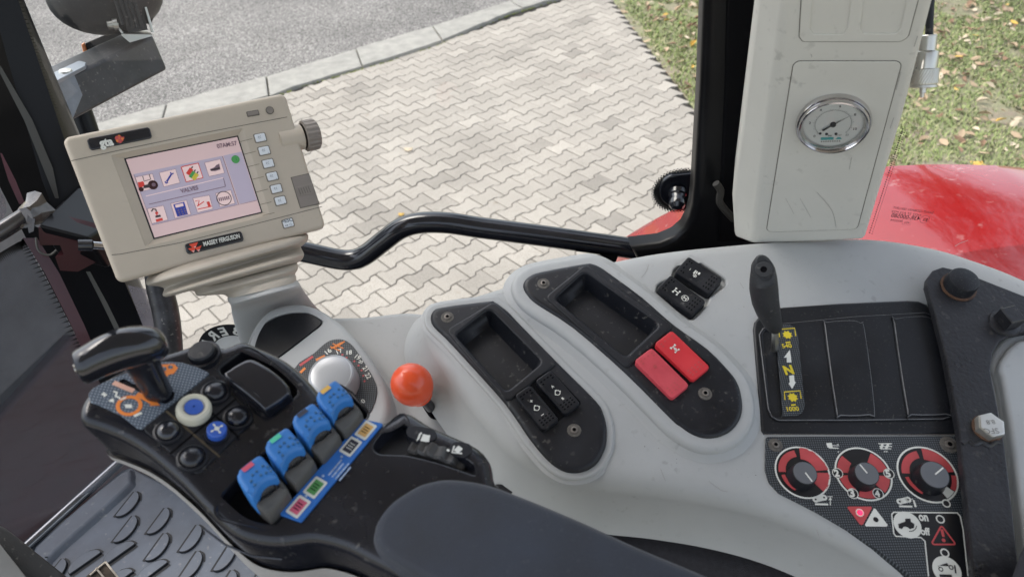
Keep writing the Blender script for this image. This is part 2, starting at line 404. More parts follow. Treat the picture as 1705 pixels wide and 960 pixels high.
def text(mb, F, s, a, b, h, M, hs=1.0, bold=.0, mirror=False):
    """text s from pixel a to pixel b along its baseline, on frame F at height h"""
    v, f, wd = textmesh(s, bold); A = Vector(F.uv(*a, h)); B = Vector(F.uv(*b, h)); d = B - A; sc = d.length / wd; d.normalize(); n = Vector((-d.y, d.x))
    if mirror: P = [A + d * ((wd - x) * sc) + n * (y * sc * hs) for x, y in v]; f = [tuple(reversed(q)) for q in f]
    else: P = [A + d * (x * sc) + n * (y * sc * hs) for x, y in v]
    mb.add([F.W(q.x, q.y, h) for q in P], f, M)

# ------------------------------------------------------------------ SETTING: paving, road, kerb, grass
GZ = 0.0
AZ = 0.7402; LX = Vector((math.cos(AZ), math.sin(AZ))); PX = Vector((math.sin(AZ), -math.cos(AZ))); L0 = Vector((-1.3465, 5.1291))
def g(x, y): q = at_z(x, y, 0); return (q.x, q.y)
KE_UP = [(-900, 560), (-300, 365), (164, 209), (430, 135), (585, 87), (725, 46), (860, 2), (1000, -45), (1130, -90)]
KE_LO = [(-900, 650), (-300, 430), (164, 262), (430, 170), (505, 143), (640, 104), (725, 76), (850, 24), (930, 0), (1075, -45), (1200, -85)]
KU = [g(*q) for q in KE_UP]; KL = [g(*q) for q in KE_LO]
def lineside(p, a, b): return (b[0] - a[0]) * (p[1] - a[1]) - (b[1] - a[1]) * (p[0] - a[0])
def below(p, pl):        # p lies on the near side of polyline pl (which runs left to right)
    for i in range(len(pl) - 1):
        if pl[i][0] <= p[0] <= pl[i + 1][0]: return lineside(p, pl[i], pl[i + 1]) < 0
    return False
GR = [g(1016, 0), g(1070, 65), g(1105, 118), g(1152, 182), g(1240, 300), g(1420, 560)]
ga, gb = Vector(g(1020, 0)), Vector(g(1155, 180)); gd = (gb - ga).normalized()
def left_of_grass(p, m_=0): return lineside(p, ga, gb) < -m_
mb = MB()
hl = .1; wv_, wn = .0825, .0575
def paver_outline(gp):
    xs = [(-hl + gp, wv_ - gp), (-.066, wv_ - gp), (-.058, wv_ - .003 - gp), (-.042, wn + .003 - gp), (-.034, wn - gp), (.034, wn - gp), (.042, wn + .003 - gp), (.058, wv_ - .003 - gp), (.066, wv_ - gp), (hl - gp, wv_ - gp)]
    return xs + [(x, -y) for x, y in reversed(xs)]
po1 = paver_outline(.0030); po2 = paver_outline(.0060)
SHORT = {}
cols = []
c0 = L0 + PX * .0825 + LX * .1
for j in range(-52, 60):
    for i in range(-60, 70):
        c = c0 + LX * (.2 * i + (.1 if j % 2 else 0)) + PX * (.14 * j)
        if c.y < .6 or c.y > 11.5 or c.x < -7 or c.x > 5: continue
        if not below((c + PX * -.03), KL) or not left_of_grass(c, .02): continue
        dz = random.uniform(-.0022, .0022); tx, ty = random.uniform(-.006, .006), random.uniform(-.006, .006)
        jit = random.uniform(-.012, .012); cj, sj = math.cos(jit), math.sin(jit)
        def T(q, z):
            x, y = q[0] * cj - q[1] * sj, q[0] * sj + q[1] * cj
            w_ = c + LX * x + PX * (-y); return (w_.x, w_.y, z + dz + x * tx + y * ty)
        n = len(po1); b = len(mb.v)
        vs = [T(q, 0) for q in po2] + [T(q, -.0032) for q in po1] + [T(q, -.03) for q in po1]
        fs = [tuple(range(n))] + [(k, n + k, n + (k + 1) % n, (k + 1) % n) for k in range(n)] + [(n + k, 2 * n + k, 2 * n + (k + 1) % n, n + (k + 1) % n) for k in range(n)]
        fs = [tuple(reversed(f)) for f in fs]
        mb.add(vs, fs, MATS['console_grey'])
        tone = random.gauss(-.02, .06)
        if random.random() < .10: tone -= random.uniform(.05, .17)
        cols += [(tone, random.random())] * (1 + 2 * n)
PAVE = bpy.data.materials.new('concrete_pavers'); PAVE.use_nodes = True
nt = PAVE.node_tree; lk = nt.links.new; b_ = nt.nodes['Principled BSDF']
tc = _n(nt, 'ShaderNodeTexCoord'); at_ = _n(nt, 'ShaderNodeAttribute', attribute_name='tone')
sp = _n(nt, 'ShaderNodeSeparateXYZ'); lk(at_.outputs['Vector'], sp.inputs[0])
n1 = _n(nt, 'ShaderNodeTexNoise'); n1.inputs['Scale'].default_value = 260; n1.inputs['Detail'].default_value = 2; lk(tc.outputs['Object'], n1.inputs[0])
n2 = _n(nt, 'ShaderNodeTexNoise'); n2.inputs['Scale'].default_value = 1.6; n2.inputs['Detail'].default_value = 6; lk(tc.outputs['Object'], n2.inputs[0])
n3 = _n(nt, 'ShaderNodeTexNoise'); n3.inputs['Scale'].default_value = 7; n3.inputs['Detail'].default_value = 4; lk(tc.outputs['Object'], n3.inputs[0])
r1 = _n(nt, 'ShaderNodeValToRGB'); r1.color_ramp.elements[0].position = .3; r1.color_ramp.elements[0].color = (.255, .23, .20, 1); r1.color_ramp.elements[1].position = .62; r1.color_ramp.elements[1].color = (.45, .41, .36, 1)
lk(n1.outputs[0], r1.inputs[0])
mr = _n(nt, 'ShaderNodeMapRange'); mr.inputs['From Min'].default_value = .35; mr.inputs['From Max'].default_value = .65; mr.inputs['To Min'].default_value = .9; mr.inputs['To Max'].default_value = 1.06; lk(n2.outputs[0], mr.inputs[0])
ad = _n(nt, 'ShaderNodeMath', operation='ADD'); lk(mr.outputs[0], ad.inputs[0]); lk(sp.outputs[0], ad.inputs[1])
sc_ = _n(nt, 'ShaderNodeVectorMath', operation='SCALE'); lk(r1.outputs[0], sc_.inputs[0]); lk(ad.outputs[0], sc_.inputs['Scale'])
st = _n(nt, 'ShaderNodeMapRange'); st.inputs['From Min'].default_value = .70; st.inputs['From Max'].default_value = .76; st.inputs['To Max'].default_value = .45; lk(n3.outputs[0], st.inputs[0])
mx = _n(nt, 'ShaderNodeMixRGB'); lk(st.outputs[0], mx.inputs[0]); lk(sc_.outputs[0], mx.inputs[1]); mx.inputs[2].default_value = (.22, .17, .12, 1)
lk(mx.outputs[0], b_.inputs['Base Color']); b_.inputs['Roughness'].default_value = .9; b_.inputs['Specular IOR Level'].default_value = .2
bp = _n(nt, 'ShaderNodeBump'); bp.inputs['Strength'].default_value = .35; bp.inputs['Distance'].default_value = .002; lk(n1.outputs[0], bp.inputs['Height']); lk(bp.outputs[0], b_.inputs['Normal'])
mb.mats = [PAVE]
pv = mb.build('paving', loc=(0, 0, 0), kind='structure', merge=0, flat=True)
a_ = pv.data.attributes.new('tone', 'FLOAT_VECTOR', 'FACE')
a_.data.foreach_set('vector', [c for t, q in cols for c in (t, q, 0)])
# joint sand below the pavers and the ground sheet to the horizon
SAND = mat('joint_sand', (.03, .026, .021), .95, var=.35, vs=30)
GZF = Fr((0, 0, 1), (0, 0, 0))
mb = MB(); poly = [q for q in KL if q[0] > -9] ; sheet(mb, GZF, [(-9, .9)] + poly + [(ga.x, ga.y), (gb.x, gb.y), (gb.x + gd.x * 5.9, gb.y + gd.y * 5.9), (4.5, .9)], -.012, SAND)
mb.build('paving_bed', loc=(0, 0, 0), kind='structure')
# the paved yard goes on under and behind the tractor (plain sheet, seen only as bounce light)
YARD = mat('yard_concrete', (.42, .385, .34), .9, var=.12, vs=3)
mb = MB(); sheet(mb, GZF, [(-9, -14), (12, -14), (12, .9), (3.2, .9), (-9, .9)], -.008, YARD); mb.build('yard', loc=(0, 0, 0), kind='structure')
# asphalt
def rockmat(name, cols_, scale, bump, big=.8):
    M = bpy.data.materials.new(name); M.use_nodes = True; nt = M.node_tree; lk = nt.links.new; b = nt.nodes['Principled BSDF']
    tc = _n(nt, 'ShaderNodeTexCoord'); vo = _n(nt, 'ShaderNodeTexVoronoi'); vo.inputs['Scale'].default_value = scale; lk(tc.outputs['Object'], vo.inputs['Vector'])
    hs = _n(nt, 'ShaderNodeSeparateColor'); lk(vo.outputs['Color'], hs.inputs[0])
    rp = _n(nt, 'ShaderNodeValToRGB'); rp.color_ramp.interpolation = 'LINEAR'
    while len(rp.color_ramp.elements) < len(cols_): rp.color_ramp.elements.new(.5)
    for e, (p, c) in zip(rp.color_ramp.elements, cols_): e.position = p; e.color = (*c, 1)
    lk(hs.outputs[0], rp.inputs[0])
    dk = _n(nt, 'ShaderNodeMapRange'); dk.inputs['From Min'].default_value = .25; dk.inputs['From Max'].default_value = .65; dk.inputs['To Min'].default_value = 1; dk.inputs['To Max'].default_value = .45; lk(vo.outputs['Distance'], dk.inputs[0])
    nb = _n(nt, 'ShaderNodeTexNoise'); nb.inputs['Scale'].default_value = .9; nb.inputs['Detail'].default_value = 5; lk(tc.outputs['Object'], nb.inputs[0])
    m1 = _n(nt, 'ShaderNodeMapRange'); m1.inputs['From Min'].default_value = .3; m1.inputs['From Max'].default_value = .7; m1.inputs['To Min'].default_value = big; m1.inputs['To Max'].default_value = 1.12; lk(nb.outputs[0], m1.inputs[0])
    mu = _n(nt, 'ShaderNodeMath', operation='MULTIPLY'); lk(dk.outputs[0], mu.inputs[0]); lk(m1.outputs[0], mu.inputs[1])
    s = _n(nt, 'ShaderNodeVectorMath', operation='SCALE'); lk(rp.outputs[0], s.inputs[0]); lk(mu.outputs[0], s.inputs['Scale']); lk(s.outputs[0], b.inputs['Base Color'])
    b.inputs['Roughness'].default_value = .85; b.inputs['Specular IOR Level'].default_value = .3
    bp = _n(nt, 'ShaderNodeBump'); bp.inputs['Strength'].default_value = bump; bp.inputs['Distance'].default_value = .006; bp.invert = True
    lk(vo.outputs['Distance'], bp.inputs['Height']); lk(bp.outputs[0], b.inputs['Normal']); MATS[name] = M; return M
ASPH = rockmat('coarse_asphalt', [(0, (.11, .104, .097)), (.4, (.25, .235, .22)), (.7, (.42, .395, .37)), (1, (.68, .64, .60))], 105, .9)
mb = MB(); sheet(mb, GZF, [(-60, -6)] + [(-30, -2)] + KU + [(3.2, 14), (20, 60), (-60, 60)], .0, ASPH)
mb.build('road', loc=(0, 0, 0), kind='structure')
# kerb stones
KERB = mat('kerb_concrete', (.31, .295, .265), .85, var=.22, vs=9, bump=.8, bs=160, dust=.3, dustcol=(.14, .13, .11), ds=40)
MOSS = mat('moss', (.17, .19, .05), .95, var=.5, vs=60, bump=.6, bs=200)
def lerp_pl(pl, t):
    Ls = [0]
    for i in range(len(pl) - 1): Ls.append(Ls[-1] + math.dist(pl[i], pl[i + 1]))
    s = t * Ls[-1]
    for i in range(len(pl) - 1):
        if s <= Ls[i + 1] or i == len(pl) - 2:
            k = (s - Ls[i]) / (Ls[i + 1] - Ls[i]); return (pl[i][0] + (pl[i + 1][0] - pl[i][0]) * k, pl[i][1] + (pl[i + 1][1] - pl[i][1]) * k)
mb = MB(); ks = .0
# joints located where the photograph shows them along the visible stretch
import bisect
def ktop(x): # param by x
    for i in range(len(KU) - 1):
        if KU[i][0] <= x <= KU[i + 1][0]: k = (x - KU[i][0]) / (KU[i + 1][0] - KU[i][0]); return KU[i][1] + k * (KU[i + 1][1] - KU[i][1])
    return KU[-1][1]
def klow(x):
    for i in range(len(KL) - 1):
        if KL[i][0] <= x <= KL[i + 1][0]: k = (x - KL[i][0]) / (KL[i + 1][0] - KL[i][0]); return KL[i][1] + k * (KL[i + 1][1] - KL[i][1])
    return KL[-1][1]
jpx = [(-700, 560), (-420, 440), (-160, 340), (100, 245), (265, 195), (442, 135), (592, 88), (720, 50), (850, 8), (1000, -40), (1100, -80)]
jx = [g(*q)[0] for q in jpx]
for a, b in zip(jx[:-1], jx[1:]):
    a2, b2 = a + .005, b - .005; N = 9
    top = [(a2 + (b2 - a2) * k / N, ktop(a2 + (b2 - a2) * k / N) + random.uniform(-.012, .006)) for k in range(N + 1)]
    low = [(a2 + .13 + (b2 - a2) * k / N, klow(a2 + .13 + (b2 - a2) * k / N) + random.uniform(-.006, .02)) for k in range(N + 1)]
    slab(mb, GZF, top + low[::-1], .028 + random.uniform(-.004, .006), -.1, .012, KERB, seg=2)
mb.build('kerb', loc=(0, 0, 0), kind='structure')
mb = MB()
for k in range(420):
    x = random.choice(jx[2:]) + random.gauss(0, .22) if random.random() < .6 else random.uniform(-3.5, 1.2)
    y = ktop(x) + random.uniform(-.01, .04); s = random.uniform(.006, .02)
    lathe(mb, (x, y, -.004), (0, 0, 1), [(s, 0), (s * .8, s * .5), (1e-4, s * .75)], MOSS, n=6)
for k in range(500):
    x = random.choice(jx[2:]) + random.gauss(.1, .2); y = klow(x) + random.uniform(-.02, .015); s = random.uniform(.005, .014)
    lathe(mb, (x, y, -.004), (0, 0, 1), [(s, 0), (s * .8, s * .5), (1e-4, s * .7)], MOSS, n=6)
mb.build('moss', loc=(0, 0, 0), label='small cushions of green moss along the kerb joints', cat='moss', kind='stuff')
# lawn ground, soil strip, blades, leaves
SOIL = bpy.data.materials.new('lawn_soil'); SOIL.use_nodes = True; nt = SOIL.node_tree; lk = nt.links.new; b_ = nt.nodes['Principled BSDF']
tc = _n(nt, 'ShaderNodeTexCoord'); n1 = _n(nt, 'ShaderNodeTexNoise'); n1.inputs['Scale'].default_value = 2.2; n1.inputs['Detail'].default_value = 8; n1.inputs['Roughness'].default_value = .7; lk(tc.outputs['Object'], n1.inputs[0])
r1 = _n(nt, 'ShaderNodeValToRGB'); r1.color_ramp.elements[0].position = .36; r1.color_ramp.elements[0].color = (.25, .20, .15, 1); r1.color_ramp.elements[1].position = .60; r1.color_ramp.elements[1].color = (.24, .25, .13, 1)
lk(n1.outputs[0], r1.inputs[0]); n2 = _n(nt, 'ShaderNodeTexNoise'); n2.inputs['Scale'].default_value = 60; n2.inputs['Detail'].default_value = 4; lk(tc.outputs['Object'], n2.inputs[0])
mr = _n(nt, 'ShaderNodeMapRange'); mr.inputs['To Min'].default_value = .5; mr.inputs['To Max'].default_value = 1.6; lk(n2.outputs[0], mr.inputs[0])
s_ = _n(nt, 'ShaderNodeVectorMath', operation='SCALE'); lk(r1.outputs[0], s_.inputs[0]); lk(mr.outputs[0], s_.inputs['Scale']); lk(s_.outputs[0], b_.inputs['Base Color']); b_.inputs['Roughness'].default_value = .95
bp = _n(nt, 'ShaderNodeBump'); bp.inputs['Strength'].default_value = .8; bp.inputs['Distance'].default_value = .02; lk(n2.outputs[0], bp.inputs['Height']); lk(bp.outputs[0], b_.inputs['Normal'])
mb = MB()
sheet(mb, GZF, [(ga.x - gd.x * .7, ga.y - gd.y * .7), (3.3, 14), (20, 60), (60, 60), (60, -20), (gb.x + gd.x * 9, gb.y + gd.y * 9)], -.004, SOIL)
mb.build('lawn', loc=(0, 0, 0), kind='structure')
mb = MB(); sheet(mb, GZF, [(-900, -900), (900, -900), (900, 900), (-900, 900)], -.06, SOIL); mb.build('ground', loc=(0, 0, 0), kind='structure')
import mathutils.noise as mnoise
def gmat(name, c): return mat(name, c, .6, var=.2, vs=3, spec=.3)
GB = [gmat('grass_light', (.28, .335, .12)), gmat('grass_mid', (.20, .25, .085)), gmat('grass_dry', (.40, .38, .20))]
mb = MB(); nb = 0
while nb < 150000:
    x = random.uniform(1.1, 8.0); y = random.uniform(1.5, 12.0)
    if left_of_grass((x, y), random.choice((-.05, -.02, .0, .03))): continue
    e = lineside((x, y), ga, gb) / (gb - ga).length
    nv = mnoise.noise(Vector((x * 1.3, y * 1.3, 0))) + .5 * mnoise.noise(Vector((x * 4, y * 4, 3)))
    if nv < -.34 + random.uniform(-.1, .1) or (y > 6.7 and e < .05 + .5 * abs(mnoise.noise(Vector((y * 1.3, 2, 0)))) and random.random() < .85): 
        nb += .2; continue
    
    h = random.uniform(.010, .032); a = random.uniform(0, 6.283); wd = random.uniform(.0025, .0045) * (1 + y * .12); ln = random.uniform(.01, .045)
    dx, dy = math.cos(a), math.sin(a); px_, py_ = -dy * wd, dx * wd
    mb.add([(x - px_, y - py_, -.004), (x + px_, y + py_, -.004), (x + dx * ln * .5 + px_ * .7, y + dy * ln * .5 + py_ * .7, h * .7), (x + dx * ln * .5 - px_ * .7, y + dy * ln * .5 - py_ * .7, h * .7), (x + dx * ln, y + dy * ln, h)],
           [(0, 1, 2, 3), (3, 2, 4)], GB[0 if random.random() < .42 else (1 if random.random() < .6 else 2)]); nb += 1
mb.build('grass', loc=(0, 0, 0), label='short patchy green grass growing on the lawn', cat='grass', kind='stuff', merge=0)
LV = [mat('leaf_tan', (.42, .30, .19), .7, var=.2, vs=3), mat('leaf_pale', (.55, .45, .32), .7, var=.2, vs=3), mat('leaf_brown', (.24, .14, .08), .7, var=.2, vs=3), mat('leaf_yellow', (.62, .38, .07), .6, var=.2, vs=3)]
mb = MB(); k = 0
while k < 4300:
    x = random.uniform(.9, 8.0); y = random.uniform(1.5, 12.0); e = lineside((x, y), ga, gb) / (gb - ga).length
    if e < -.04 or (x < 2.5 and random.random() < .3): continue
    if mnoise.noise(Vector((x * 1.1, y * 1.1, 9))) < -.1 and random.random() < .6: k += .3; continue
    s = random.uniform(.02, .06); a = random.uniform(0, 6.283); q = Matrix.Rotation(a, 3, 'Z') @ Matrix.Rotation(random.uniform(-.5, .5), 3, 'X') @ Matrix.Rotation(random.uniform(-.5, .5), 3, 'Y')
    cu = random.uniform(-.4, .5); z0 = random.uniform(.012, .04)
    P = [(-1, 0, 0), (-.45, .38, cu), (.1, .5, cu * .8), (.6, .28, cu * .5), (1, 0, 0), (.6, -.3, cu * .6), (.05, -.46, cu), (-.5, -.34, cu * .9), (0, 0, 0)]
    vs = [Vector((x, y, z0)) + q @ (Vector(p) * s) for p in P]
    mb.add(vs, [(8, i, (i + 1) % 8) for i in range(8)], random.choices(LV, (5, 2, 3, .5))[0]); k += 1
for px_, py_, s, M in [(680, 249, .05, LV[1]), (668, 357, .03, LV[3]), (1628, 273, .07, LV[3])]:
    c = at_z(px_, py_, .006)
    vs = [c + Vector((math.cos(t) * s * (1 if i % 2 else .6), math.sin(t) * s * .6, .008 * (i % 2))) for i, t in enumerate([k * math.pi / 4 for k in range(8)])]
    mb.add([c + Vector((0, 0, .01))] + vs, [(0, i + 1, (i + 1) % 8 + 1) for i in range(8)], M)
mb.build('fallen_leaves', loc=(0, 0, 0), label='dry tan fallen leaves scattered over the grass', cat='leaves', kind='stuff', merge=0)

# trees beyond the lawn: they stand outside the picture and are mirrored in the red fender
BARK = mat('bark', (.12, .09, .06), .9, var=.4, bump=.8, bs=60)
CR = [mat('foliage_dark', (.035, .06, .018), .6, var=.3, vs=2), mat('foliage_light', (.08, .12, .03), .6, var=.3, vs=2)]
def tree(x, y, h, cr, label, seed):
    rg = random.Random(seed); t = thing('leafy_tree', label, 'tree', (x, y, 0), 'trees behind the lawn')
    mb = MB(); tube(mb, [(x, y, -.1), (x + .05, y, h * .25), (x - .05, y + .05, h * .5), (x, y, h * .8)], [.2, .15, .11, .05], BARK, n=10)
    for k in range(9):
        a = rg.uniform(0, 6.28); z = h * rg.uniform(.3, .7); L_ = cr * rg.uniform(.5, .9)
        tube(mb, [(x, y, z), (x + math.cos(a) * L_ * .5, y + math.sin(a) * L_ * .5, z + .4 * L_), (x + math.cos(a) * L_, y + math.sin(a) * L_, z + .9 * L_)], [.06, .04, .015], BARK, n=6)
    mb.build('trunk', t)
    mb = MB(); cl = [Vector((x + rg.gauss(0, cr * .4), y + rg.gauss(0, cr * .4), h * .62 + rg.gauss(0, h * .14))) for _ in range(60)]
    for c in cl:
        M = rg.choice(CR)
        for k in range(130):
            d = Vector((rg.gauss(0, 1), rg.gauss(0, 1), rg.gauss(0, 1))).normalized() * cr * .28 * rg.uniform(.3, 1.15); p = c + d
            e1 = Vector((rg.gauss(0, 1), rg.gauss(0, 1), rg.gauss(0, 1))).normalized(); e2 = e1.orthogonal().normalized(); s = rg.uniform(.09, .17)
            mb.add([p - e1 * s, p + e2 * s * .6, p + e1 * s, p - e2 * s * .6], [(0, 1, 2, 3)], M)
    mb.build('crown', t, merge=0)
tree(4.6, 11.0, 17.0, 3.6, 'tall leafy tree behind the lawn on its left side', 1)
tree(13.5, 9.5, 17.0, 4.2, 'broader leafy tree behind the lawn on its right side', 2)


KNOBT = mat('knob_grey', (.12, .125, .135), .45, var=.1)
RUBG = mat('paddle_rubber', (.060, .058, .056), .42, var=.25, vs=30, bump=.15, bs=1200)
DOTG = mat('cap_dots', (.02, .10, .22), .4)
GRVP = mat('panel_groove', (.09, .085, .07), .8)
WORN = mat('worn_edge', (.13, .13, .135), .55, var=.5, vs=60)
# ------------------------------------------------------------------ FRAMES of the cab
C = Fr((0, -.3, 1), at_z(1300, 700, CAMH - .55))

# ------------------------------------------------------------------ SIDE CONSOLE
SCRD = mat('screw_dust', (.11, .10, .088), .8, var=.4, vs=300, bump=.4, bs=900)
SCRW = mat('dull_screw', (.20, .18, .16), .5, metal=.5, var=.3, vs=300)
cons = thing('side_console', 'wide light grey moulded side console with black switch pods and storage trays under the window', 'console', at_z(1000, 700, CAMH - .75))
TOP = [(706, 512), (718, 501), (760, 490), (830, 469), (880, 455), (1000, 428), (1100, 409), (1220, 396), (1330, 388), (1450, 386), (1550, 400), (1620, 420), (1705, 452), (1790, 500), (1850, 620), (1880, 800), (1850, 1000), (1740, 1090), (1620, 1050), (1510, 968), (1400, 905), (1300, 864), (1200, 838), (1100, 822), (1020, 814), (960, 806), (900, 783), (846, 750), (788, 684), (738, 616), (705, 560), (700, 532)]
I1 = [(719, 520), (735, 511), (813, 501), (824, 502), (845, 517), (867, 540), (933, 607), (993, 667), (1005, 688), (1010, 707), (1011, 725), (1008, 745), (997, 767), (983, 779), (967, 785), (953, 786), (938, 783), (924, 775), (907, 760), (880, 727), (840, 670), (780, 603), (743, 563), (724, 545), (717, 533)]
I2 = [(870, 478), (873, 467), (882, 459), (901, 452), (972, 439), (987, 439), (1001, 445), (1017, 456), (1070, 495), (1122, 540), (1179, 581), (1216, 619), (1229, 638), (1235, 658), (1237, 680), (1232, 700), (1220, 716), (1206, 725), (1190, 730), (1170, 730), (1150, 723), (1131, 710), (1115, 697), (1040, 622), (954, 547), (894, 508), (877, 492)]
LP = [(1254, 548), (1256, 536), (1263, 527), (1278, 517), (1297, 511), (1400, 504), (1512, 499), (1530, 500), (1544, 506), (1556, 519), (1600, 715), (1598, 723), (1272, 722), (1268, 716)]
CP = [(1275, 726), (1274, 782), (1281, 803), (1297, 820), (1357, 850), (1410, 880), (1457, 912), (1500, 945), (1560, 995), (1625, 1045), (1640, 960), (1601, 820), (1597, 725)]
tk = [(1094, 480), (1098, 472), (1117, 463), (1121, 452), (1126, 445), (1147, 431), (1156, 431), (1202, 460), (1208, 468), (1206, 476), (1182, 494), (1178, 505), (1157, 529), (1148, 531), (1140, 528), (1097, 493)]
mb = MB()
i1h = offs(ccw(smooth(C.L(I1), 3)), .006); i2h = offs(ccw(smooth(C.L(I2), 3)), .006); lph = offs(ccw(C.L(LP)), .004)
slab(mb, C, smooth(C.L(TOP), 5), 0, -.056, .022, GREY, draft=.024, seg=6, holes=[dict(p=i1h, d=.045, M=DARK, Mw=DARK), dict(p=i2h, d=.045, M=DARK, Mw=DARK), dict(p=lph, d=.03, M=DARK, Mw=GREY), dict(p=smooth(C.L(tk), 3), d=.006, r=.0025, M=GREY)])
# scuffs and specks on the grey plastic
SCUF = mat('scuff', (.28, .27, .255), .7); SPK = mat('speck', (.05, .045, .04), .7)
sr = random.Random(11)
for l, wd in (([(1068, 462), (1076, 452), (1080, 440)], .0004), ([(1590, 410), (1600, 404), (1612, 400)], .0005), ([(1394, 396), (1420, 398)], .0005), ([(828, 490), (840, 487)], .0004), ([(1232, 470), (1238, 480)], .0004), ([(1100, 780), (1108, 800)], .0004), ([(1240, 700), (1244, 712)], .0005), ([(1180, 800), (1200, 815), (1212, 818)], .0004), ([(1360, 880), (1366, 900)], .0005), ([(1150, 450), (1185, 452)], .0003)):
    sheet(mb, C, stroke(sm_open(C.L(l, .0004), 4), wd), .0004, SCUF)
for k in range(70):
    x, y = sr.uniform(900, 1260), sr.uniform(425, 860)
    p = C.uv(x, y, .0004)
    if inpoly(p[0], p[1], offs(ccw(smooth(C.L(TOP), 3)), .03)) and not any(inpoly(p[0], p[1], offs(ccw(C.L(I)), -.016)) for I in (I1, I2, tk)): sheet(mb, C, circ(p, sr.uniform(.0002, .0007), 6, sr.uniform(.0002, .0006)), .0004, SPK if sr.random() < .5 else SCUF)
mb.build('body', cons)
mb = MB()
# raised rims around the two pods
for P, e, h in ((I1, .007, .0035), (I2, .0125, .010)):
    o = smooth(C.L(P, h), 3)
    slab(mb, C, offs(ccw(o), -e), h, -.001, min(h * .9, .006), GREY, draft=h * .9, seg=5, holes=[dict(p=offs(ccw(o), .004), d=h, floor=False, r=.001)])
mb.build('pod_rim', cons)
mb = MB()
LOW = [(400, 610), (440, 570), (505, 531), (600, 526), (700, 520), (780, 560), (950, 700), (1010, 900), (900, 960), (700, 900), (560, 760), (450, 690)]
slot = [(700, 655), (708, 645), (737, 678), (735, 689), (724, 692), (716, 684)]
slab(mb, C, smooth(C.L(LOW, -.062), 4), -.062, -.10, .006, GREY, holes=[dict(p=smooth(C.L(slot, -.062), 3), d=.03, r=.003, M=DARK, Mw=DARK)])
# soft swelling around the lever slot
mb.build('lower_shelf', cons)
mb = MB()
blk = C.L([(825, 802), (850, 802), (856, 815), (838, 822)], -.04); slab(mb, C, blk, -.045, -.062, .001, BLK); mb.build('latch_block', cons)
def screw(mb, F, px, h, r=.0042):
    c = F.at(px[0], px[1], h)
    lathe(mb, c, F.n, [(r * 1.6, .0001), (r * 1.5, .0006), (r * .8, .0007), (r * .78, .0018), (r * .5, .0022), (r * .42, .0022), (r * .4, .0008), (1e-5, .0008)], None, n=20, Ms=[SCRD, SCRD, SCRW, SCRW, SCRW, DARK, DARK])
def rocker(parent, F, q, h, M, marks, label=None, dots=True, rise=.0075, dotM=None):
    """q: px corners far-left, far-right, near-right, near-left seen along the switch"""
    P = [Vector(F.uv(x, y, h + rise * .6)) for x, y in q]
    c = sum(P, Vector((0, 0))) / 4; la = ((P[3] + P[2]) / 2 - (P[0] + P[1]) / 2); L_ = la.length; la.normalize(); wa = Vector((-la.y, la.x))
    if (P[1] - P[0]).dot(wa) < 0: wa = -wa
    W_ = abs((P[1] - P[0]).dot(wa)) * .5 + abs((P[2] - P[3]).dot(wa)) * .5
    G = Fr(F.n, F.W(c.x, c.y, 0)); G.ex = (F.ex * wa.x + F.ey * wa.y).normalized(); G.ey = (F.ex * la.x + F.ey * la.y).normalized() * -1
    if G.ex.cross(G.ey).dot(G.n) < 0: G.ex = -G.ex; fl = True
    W_ *= 1.06; L_ *= 1.05; mb = MB(); o = rnd([(-W_ / 2, -L_ / 2), (W_ / 2, -L_ / 2), (W_ / 2, L_ / 2), (-W_ / 2, L_ / 2)], .0035)
    prof = lambda u, v: -.0022 - 0.0016 * math.cos(min(1, abs(v) / (L_ / 2)) * math.pi) * .6 + .0012 * v / (L_ / 2) - 2.5 * u * u
    hx = lambda u, v: h + rise + prof(u, v)
    slab(mb, G, o, 0, h - .003, .0012, M, hx=hx, grid=.0042, seg=2)
    dm = dotM or DARK
    if dots:
        for sgn, rows in ((1, [1, 2]), (-1, [1, 2, 3] if dots == 3 else [1, 2])):
            for r_ in rows:
                for k in range(4):
                    if sgn == 1 and r_ == 2 and k in (1, 2): continue
                    u = (k - 1.5) * W_ * .2; v = sgn * (L_ / 2 - .0028 - r_ * .0030 + .001)
                    p = rnd([(u - .0012, v - .0007), (u + .0012, v - .0007), (u + .0012, v + .0007), (u - .0012, v + .0007)], .0006, 2)
                    z = hx(u, v); mb2 = [G.W(a, b, hx(a, b) + .00025) for a, b in p]
                    mb.add(mb2, [tuple(range(len(p)))], dm)
    for pl, MM in marks(G, W_, L_, hx): mb.add([G.W(a, b, hx(a, b) + .0003) for a, b in pl], [tuple(range(len(pl)))], MM)
    return mb.build('rocker_switch', parent, label=label)
def bars(l, M=WHITE):
    return [([(x0, y0), (x1, y0), (x1, y1), (x0, y1)], M) for x0, y0, x1, y1 in l]
def ringquads(cx, cy, r0, r1, M=WHITE, a0=0, a1=360, n=16):
    o = []
    for k in range(n):
        A, B = R(a0 + (a1 - a0) * k / n), R(a0 + (a1 - a0) * (k + 1) / n)
        o.append(([(cx + r0 * math.cos(A), cy + r0 * math.sin(A)), (cx + r1 * math.cos(A), cy + r1 * math.sin(A)), (cx + r1 * math.cos(B), cy + r1 * math.sin(B)), (cx + r0 * math.cos(B), cy + r0 * math.sin(B))], M))
    return o
mm = .001
